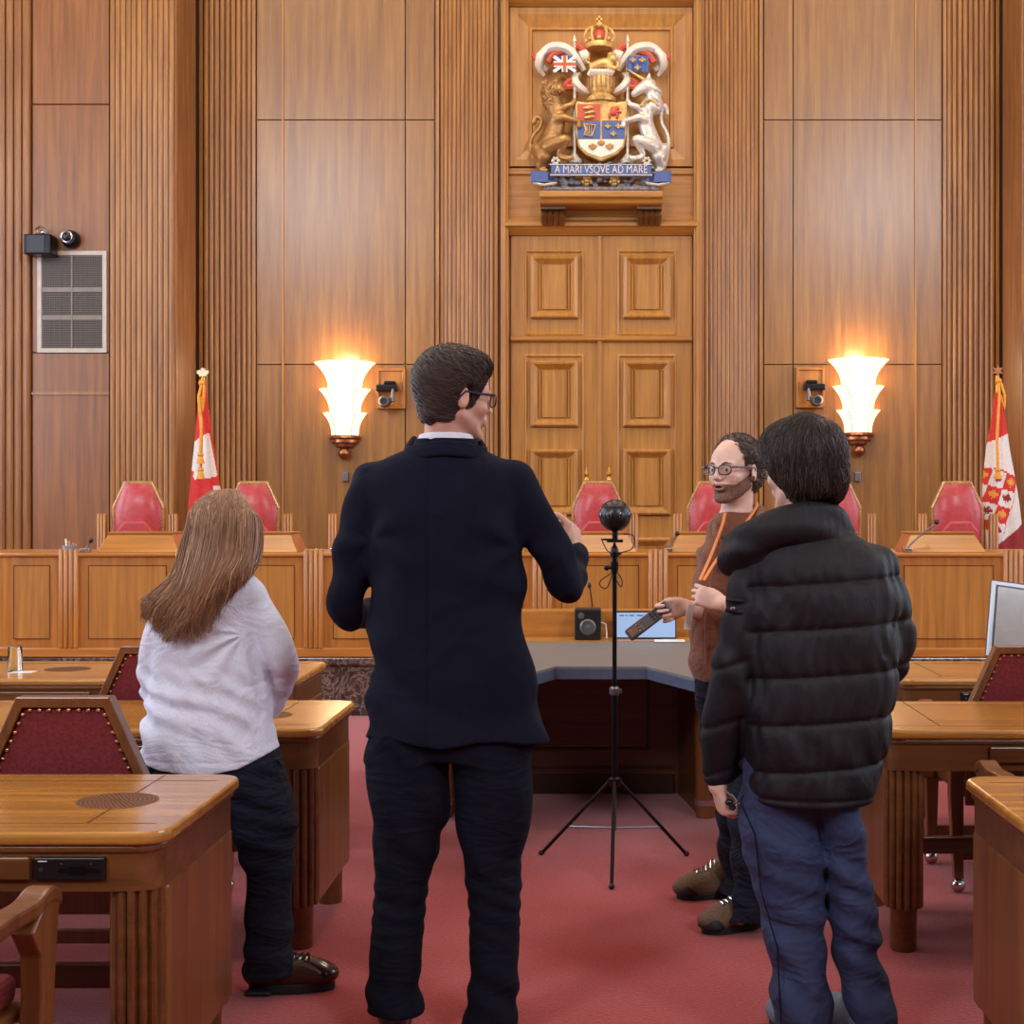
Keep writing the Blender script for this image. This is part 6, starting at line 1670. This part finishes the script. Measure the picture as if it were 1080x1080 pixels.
    for i in range(8):
        for j in range(3):
            if i in (5,): continue
            b = BM(); x = -.075+.0135*i+(.02 if i > 5 else 0); box(b, x, x+.009, -.0155+.0115*j, -.0155+.0115*j+.008, .0095, .0115); b.transform(Mr); obj('button', b, M['black'] if i < 6 else M['silver'], fa)
    b = BM(); box(b, .050, .080, -.014, .014, .0095, .0105); b.transform(Mr); obj('display', b, M['silver'], fa)
brown_man()

# ---------------------------------------------------------------- the woman in the white top
def woman():
    G = Fig(4.42); p = G.p
    root = thing('person', 'long-haired person in a white knit top and dark trousers, seen from behind at left', 'person', (p(230, 1050)[0], 4.42, 0))
    torso = G.rows([(592, 222, 252, .0, .045, 2), (602, 208, 262, .0, .06, 2), (612, 192, 272, 0, .08, 2), (624, 176, 278, 0, .09, 2.2), (645, 168, 274, 0, .10, 2.3), (670, 162, 274, 0, .105, 2.3), (700, 159, 282, 0, .105, 2.3), (730, 157, 286, 0, .11, 2.3), (765, 153, 288, .0, .125, 2.3), (795, 149, 296, 0, .135, 2.3), (814, 150, 296, 0, .136, 2.3)])
    armR = G.limb([(264, 630, 0, .048), (284, 662, -.01, .047), (297, 692, -.01, .046), (300, 706, .03, .044), (293, 728, .07, .040), (286, 746, .10, .034)])
    armL = G.limb([(178, 640, .0, .046), (165, 680, .0, .046), (160, 712, .01, .043), (168, 728, .07, .042), (185, 726, .18, .038)])
    legR = G.rows([(800, 225, 296, .0, .115), (830, 232, 306, .0, .115), (872, 245, 312, .0, .10), (905, 255, 310, .01, .09), (922, 260, 309, .01, .085), (960, 260, 307, .01, .08), (995, 260, 307, .0, .076), (1012, 259, 308, .0, .076), (1027, 257, 310, .0, .080)])
    legL = G.rows([(800, 154, 232, .0, .115), (840, 164, 236, .02, .11), (870, 178, 238, .03, .10), (920, 186, 234, .04, .085), (1030, 190, 232, .05, .07)])
    H = Head(p(238, 565, .0), (.35, .94, 0), pitch=-.05, scale=.94)
    f = Field((p(130, 0)[0], 4.15, -.01), (p(360, 0)[0], 4.78, 1.56), .0045)
    add_head(f, H, p(236, 612, .01), .046, jaw=.92)
    f.vloft(torso[:-2], .02, grow=-.02); f.limb(armL, .02, grow=-.014); f.limb(armR, .02, grow=-.014)
    f.vloft(legR[:-2], .02, grow=-.015); f.vloft(legL, .02, grow=-.015)
    add_hand(f, p(276, 744, .13), (-.9, .3, .1), (0, -1, 0), (0, 0, 1), .85); add_hand(f, p(190, 725, .2), (.9, .3, -.1), (0, -1, 0), (0, 0, 1), .85)
    a = p(280, 1035, .0); f.cap((a[0], a[1], .10), (a[0]+.04, a[1], .05), .028, .022, .02)
    fobj('body', f, S_['skin2'], root)
    f = Field((p(132, 0)[0], 4.15, p(0, 822)[2]), (p(330, 0)[0], 4.74, p(0, 582)[2]), .0042)
    f.vloft(torso, .015); f.limb(armR, .018, 4); f.limb(armL, .018, 4)
    ap = p(263, 668)
    def ff(X, Y, Z):
        dx, dz = X-ap[0], Z-ap[2]; rr = np.sqrt(dx*dx+dz*dz)+1e-6; an = np.arctan2(dz, -dx)
        back = (Y < 4.43)
        d = .0085*np.sin(an*10+1.8*np.sin(rr*13))*np.exp(-(rr/.20)**1.6)*back*np.exp(-((an+.35)/.85)**2)*(1-np.exp(-(rr/.02)**2))
        q = dx*.55+dz*1.0                                             # long drag folds towards lower left
        low = np.clip((p(0, 690)[2]-Z)/.12, 0, 1)*np.clip((Z-p(0, 806)[2])/.10, .15, 1)*np.clip((p(286, 0)[0]-X)/.06, 0, 1)
        d = d+low*.0050*np.sin(q*75+2.0*np.sin(X*13)+1.2*np.sin(Z*21))
        d = d+low*.003*np.sin((dx*.9+dz*.6)*105+2*np.sin(Z*19))
        hem = p(0, 797)[2]; d = d+.0025*np.exp(-((Z-hem)/.003)**2)
        sl = np.clip((X-p(281, 0)[0])/.03, 0, 1); d = d+sl*.0014*np.sin((Z*.9+X*.5)*85+2*np.sin(Z*15)); return d
    f.disp(ff)
    zx = [p(q, 0)[0] for q in (145, 180, 225, 262, 296)]; zz = [p(0, q)[2] for q in (798, 806, 811, 804, 787)]
    f.put(lambda X, Y, Z: np.interp(X, zx, zz)-Z+Y*0, f.lo, [x[-1] for x in f.ax], 0, 'i', 0)
    f.limb([(*p(258, 612, -.09), .003), (*p(262, 640, -.105), .004), (*p(263, 668, -.10), .008)], .01, 4, mode='s')
    f.limb([(*p(264, 664, -.085), .012), (*p(270, 695, -.075), .020), (*p(277, 730, -.06), .018), (*p(281, 750, -.05), .012)], .012, 4, mode='s')
    fobj('knit_top', f, S_['knit'], root, 2)
    f = Field((p(140, 0)[0], 4.22, .02), (p(330, 0)[0], 4.64, p(0, 770)[2]), .0045)
    f.vloft(G.rows([(775, 155, 290, 0, .112, 2.3), (805, 153, 295, 0, .122, 2.3), (835, 157, 306, 0, .115, 2.3)]), .01); f.vloft(legR, .012); f.vloft(legL, .012)
    def tf(X, Y, Z):
        kn = np.exp(-((Z-.47)/.10)**2); an = np.exp(-((Z-.14)/.08)**2)
        return wr(X, Y, Z, (.5, 0, .8), 40, .0035, 1.5)+kn*wr(X, Y, Z, (.25, 0, 1), 85, .005, 1.2)+an*wr(X, Y, Z, (.4, 0, 1), 75, .005, 1.2)
    f.disp(tf); tr_ = fobj('trousers', f, S_['denimd'], root, 2)
    b = BM(); tube(b, [p(292, 800, -.06), p(296, 806, -.04)], .004, 6); obj('pocket_corner', b, S_['sole'], tr_)
    a = at_ground(256, 1056); c = at_ground(350, 1048)
    s1 = shoe(root, (a[0], 4.42), (c[0]+.0, 4.46), S_['oxblood'], .048, .085, .03, laces=S_['oxblood'])
    b = BM(); box(b, a[0]-.002, a[0]+.075, 4.375, 4.465, 0, .018); obj('heel', b, S_['sole'], s1, bevel=.01)
    shoe(root, (p(190, 0)[0], 4.40), (p(205, 0)[0], 4.64), S_['oxblood'], .046)
    # hair: locks combed from the crown down over the back, falling to the left
    locks = [  # px, py, depth offset
        [(236, 517, .0), (213, 530, -.05), (204, 565, -.07), (192, 600, -.09), (165, 628, -.10), (153, 650, -.09)],
        [(238, 516, -.01), (217, 530, -.08), (208, 570, -.10), (196, 610, -.12), (172, 640, -.13), (160, 662, -.12)],
        [(240, 516, -.02), (222, 530, -.10), (214, 575, -.125), (203, 620, -.14), (182, 650, -.145), (176, 672, -.13)],
        [(241, 516, -.02), (228, 532, -.11), (222, 580, -.135), (212, 620, -.15), (196, 650, -.15), (186, 673, -.135)],
        [(242, 516, -.02), (236, 532, -.115), (232, 580, -.135), (221, 610, -.145), (210, 640, -.145), (205, 668, -.13)],
        [(243, 516, -.02), (243, 534, -.115), (242, 580, -.13), (232, 606, -.14), (222, 632, -.14), (217, 662, -.12)],
        [(243, 516, -.01), (250, 536, -.10), (250, 580, -.12), (247, 602, -.125), (243, 618, -.12), (240, 628, -.115)],
        [(243, 516, .0), (257, 540, -.07), (258, 580, -.085), (256, 600, -.09), (252, 612, -.09), (246, 620, -.10)],
        [(243, 516, .01), (262, 545, -.02), (263, 580, -.03), (261, 598, -.05), (258, 606, -.06), (255, 610, -.07)],
        [(240, 516, .02), (262, 548, .04), (264, 580, .04), (262, 596, .02), (260, 602, .0), (258, 606, -.02)]]
    rad = [.028, .032, .032, .030, .030, .028, .028, .027, .026, .024]
    f = Field((p(135, 0)[0], 4.18, p(0, 690)[2]), (p(285, 0)[0], 4.62, p(0, 492)[2]), .004)
    Hh = ellf((0, -.012, .035), (.086, .104, .098))
    H.ell(f, (0, -.018, .030), (.090, .108, .098), k=0)
    LK = []
    for i, (lk, r_) in enumerate(zip(locks, rad)):
        A = np.array([p(*q) for q in lk]); A[0, 2] -= .034; A[1, 2] -= .012; A[1, 1] += .028; A[2, 1] += .022; tp = [.016, r_*.98, r_*.96, r_*.74, r_*.4, .004]
        f.limb([(*a, t) for a, t in zip(A, tp)], .045, 4); LK.append(np.hstack([A, np.array(tp)[:, None]]))
    f.F += .011
    f.disp(lambda X, Y, Z: .0020*np.sin(X*170+Z*46+2*np.sin(Z*30))*np.clip((1.50-Z)/.05, 0, 1)+.002*np.sin(X*90+Z*30))
    hr = fobj('hair', f, S_['hair_blond'], root, 1)
    rs = np.random.RandomState(8)
    for nm, mt, n, sd in (('hair_strands', S_['hair_blond'], 4200, 1), ('light_strands', S_['hair_blond2'], 520, 2), ('dark_strands', S_['hair_blond3'], 600, 7)):
        i = rs.randint(0, len(LK), n); j = np.clip(i+rs.choice([-1, 0, 1], n), 0, len(LK)-1); w = rs.uniform(0, .5, n)
        K_ = np.array(LK); base = K_[i]*(1-w)[:, None, None]+K_[j]*w[:, None, None]
        th = rs.uniform(-PI*.95, .15, n)+0; cs, sn = np.cos(th), np.sin(th)                  # mostly on the camera-facing side
        rr = base[:, :, 3]*np.array([1.5, 1.1, 1.1, 1.1, 1.2, 1.6])
        ck = np.round((th+PI+i*.2)/.8)*.8-PI-i*.2+rs.normal(0, .12, n); bl = np.array([0, 0, .05, .3, .65, .9])[None]; tt = th[:, None]*(1-bl)+ck[:, None]*bl
        rr = base[:, :, 3]*np.array([1.1, 1.04, 1.04, 1.12, 1.5, 3.0]) if False else rr
        base[:, :, 0] += rr*np.cos(tt); base[:, :, 1] += rr*np.sin(tt)
        base[:, 1:4, :3] += rs.normal(0, .003, (n, 1, 3)); base[:, -1, :3] += rs.normal(0, .007, (n, 3)); base[:, -1, 2] += rs.uniform(-.015, .05, n); base[:, -2, :3] += rs.normal(0, .004, (n, 3))
        out = []
        for q in range(n): out.append(catmull(base[q, :, :3], 5)[3:])
        W = np.array(out); m = W.shape[1]; t = np.linspace(0, 1, m); ph = rs.uniform(0, 6, n)
        ph = ph*.25+i*1.7; W[:, :, 0] += .0085*np.sin(t[None]*12+ph[:, None])*t[None]**1.5; W[:, :, 1] += .003*np.cos(t[None]*10+ph[:, None])*t[None]
        R = np.tile(.0014*np.sin(np.linspace(.5, PI-.1, m))**.6, (n, 1)); V, Q = strand_tubes(W, R); mesh_np(nm, V, Q, mt, hr)
    FF, flo, fsh = f.F.copy(), f.lo, np.array(f.F.shape)-1
    def hc(x, y, z):
        w = H.O+(np.stack([x, y, z], 1)*H.k) @ H.R.T; i = np.clip(np.round((w-flo)/f.h).astype(int), 0, fsh); return FF[i[:, 0], i[:, 1], i[:, 2]]
    for nm, mt, n, sd in (('crown_strands', S_['hair_blond'], 3600, 5), ('light_strands', S_['hair_blond2'], 420, 6), ('dark_strands', S_['hair_blond3'], 350, 8)):
        W, R = short_strands(H, hc, n, sd, (.05, .35, .93), .75, .1, .0013, .0022, maxth=1.5, jitter=.10)
        V, Q = strand_tubes(W, R); mesh_np(nm, V, Q, mt, hr)
woman()
# ================================================================ CAMERA AND LIGHT
cam = bpy.data.cameras.new('camera'); co = bpy.data.objects.new('camera', cam); C.objects.link(co)
co.location = (0, 0, CAMZ); co.rotation_euler = (PI/2, 0, 0)
cam.sensor_width = 36; cam.lens = 36*F_PX/1080; cam.shift_x = -(CX-540)/1080; cam.shift_y = -(540-HY)/1080
cam.clip_start = .1; cam.clip_end = 60
bpy.context.scene.camera = co
def area(name, loc, rot, sx, sy, e, col):
    l = bpy.data.lights.new(name, 'AREA'); l.shape = 'RECTANGLE'; l.size = sx; l.size_y = sy; l.energy = e; l.color = col
    o = bpy.data.objects.new(name, l); C.objects.link(o); o.location = loc; o.rotation_euler = rot; return o
for sgn in (-1, 1):
    for i, (a, c) in enumerate(WIN):
        e = ((0, 60, 190, 170) if sgn < 0 else (0, 6, 110, 130))[i]
        if e: area('window_daylight', (sgn*7.95, (a+c)/2, 4.0), (0, -sgn*PI/2*-1, 0) if False else (0, PI/2 if sgn > 0 else -PI/2, 0), 4.6, c-a-.2, e, (.70, .84, 1))
for x in (-4, 0, 4):
    for y in (6.5, 10.5):
        l = area('ceiling_lamp', (x, y, ZT-.15), (0, 0, 0), 1.6, 1.6, 80, (1, .86, .66))
for sgn in (-1, 1): area('rear_window_daylight', (sgn*6.3, -5.96, 8.25), (PI/2, 0, 0), 2.5, 2.0, 520, (.86, .92, 1))
area('ceiling_lamp', (0, 1.5, ZT-.15), (0, 0, 0), 2, 2, 12, (1, .84, .62))
sp = bpy.data.lights.new('crest_spot', 'SPOT'); sp.energy = 420; sp.color = (1, .88, .68); sp.spot_size = math.radians(17); sp.spot_blend = .7; sp.shadow_soft_size = .15
so_ = bpy.data.objects.new('crest_spot', sp); C.objects.link(so_); so_.location = (0, 8.8, 9.2); so_.rotation_euler = (Vector((0, YW, 4.9))-Vector(so_.location)).to_track_quat('-Z', 'Y').to_euler()
w = bpy.data.worlds.new('world'); bpy.context.scene.world = w; w.use_nodes = True
w.node_tree.nodes['Background'].inputs[0].default_value = (.7, .8, 1, 1); w.node_tree.nodes['Background'].inputs[1].default_value = .3
sc = bpy.context.scene
sc.view_settings.view_transform = 'Standard'; sc.view_settings.look = 'None'; sc.view_settings.gamma = 1
sc.view_settings.exposure = 0.3; sc.view_settings.use_curve_mapping = False
sc.cycles.use_denoising = True
sc.cycles.max_bounces = 8; sc.cycles.sample_clamp_indirect = 6
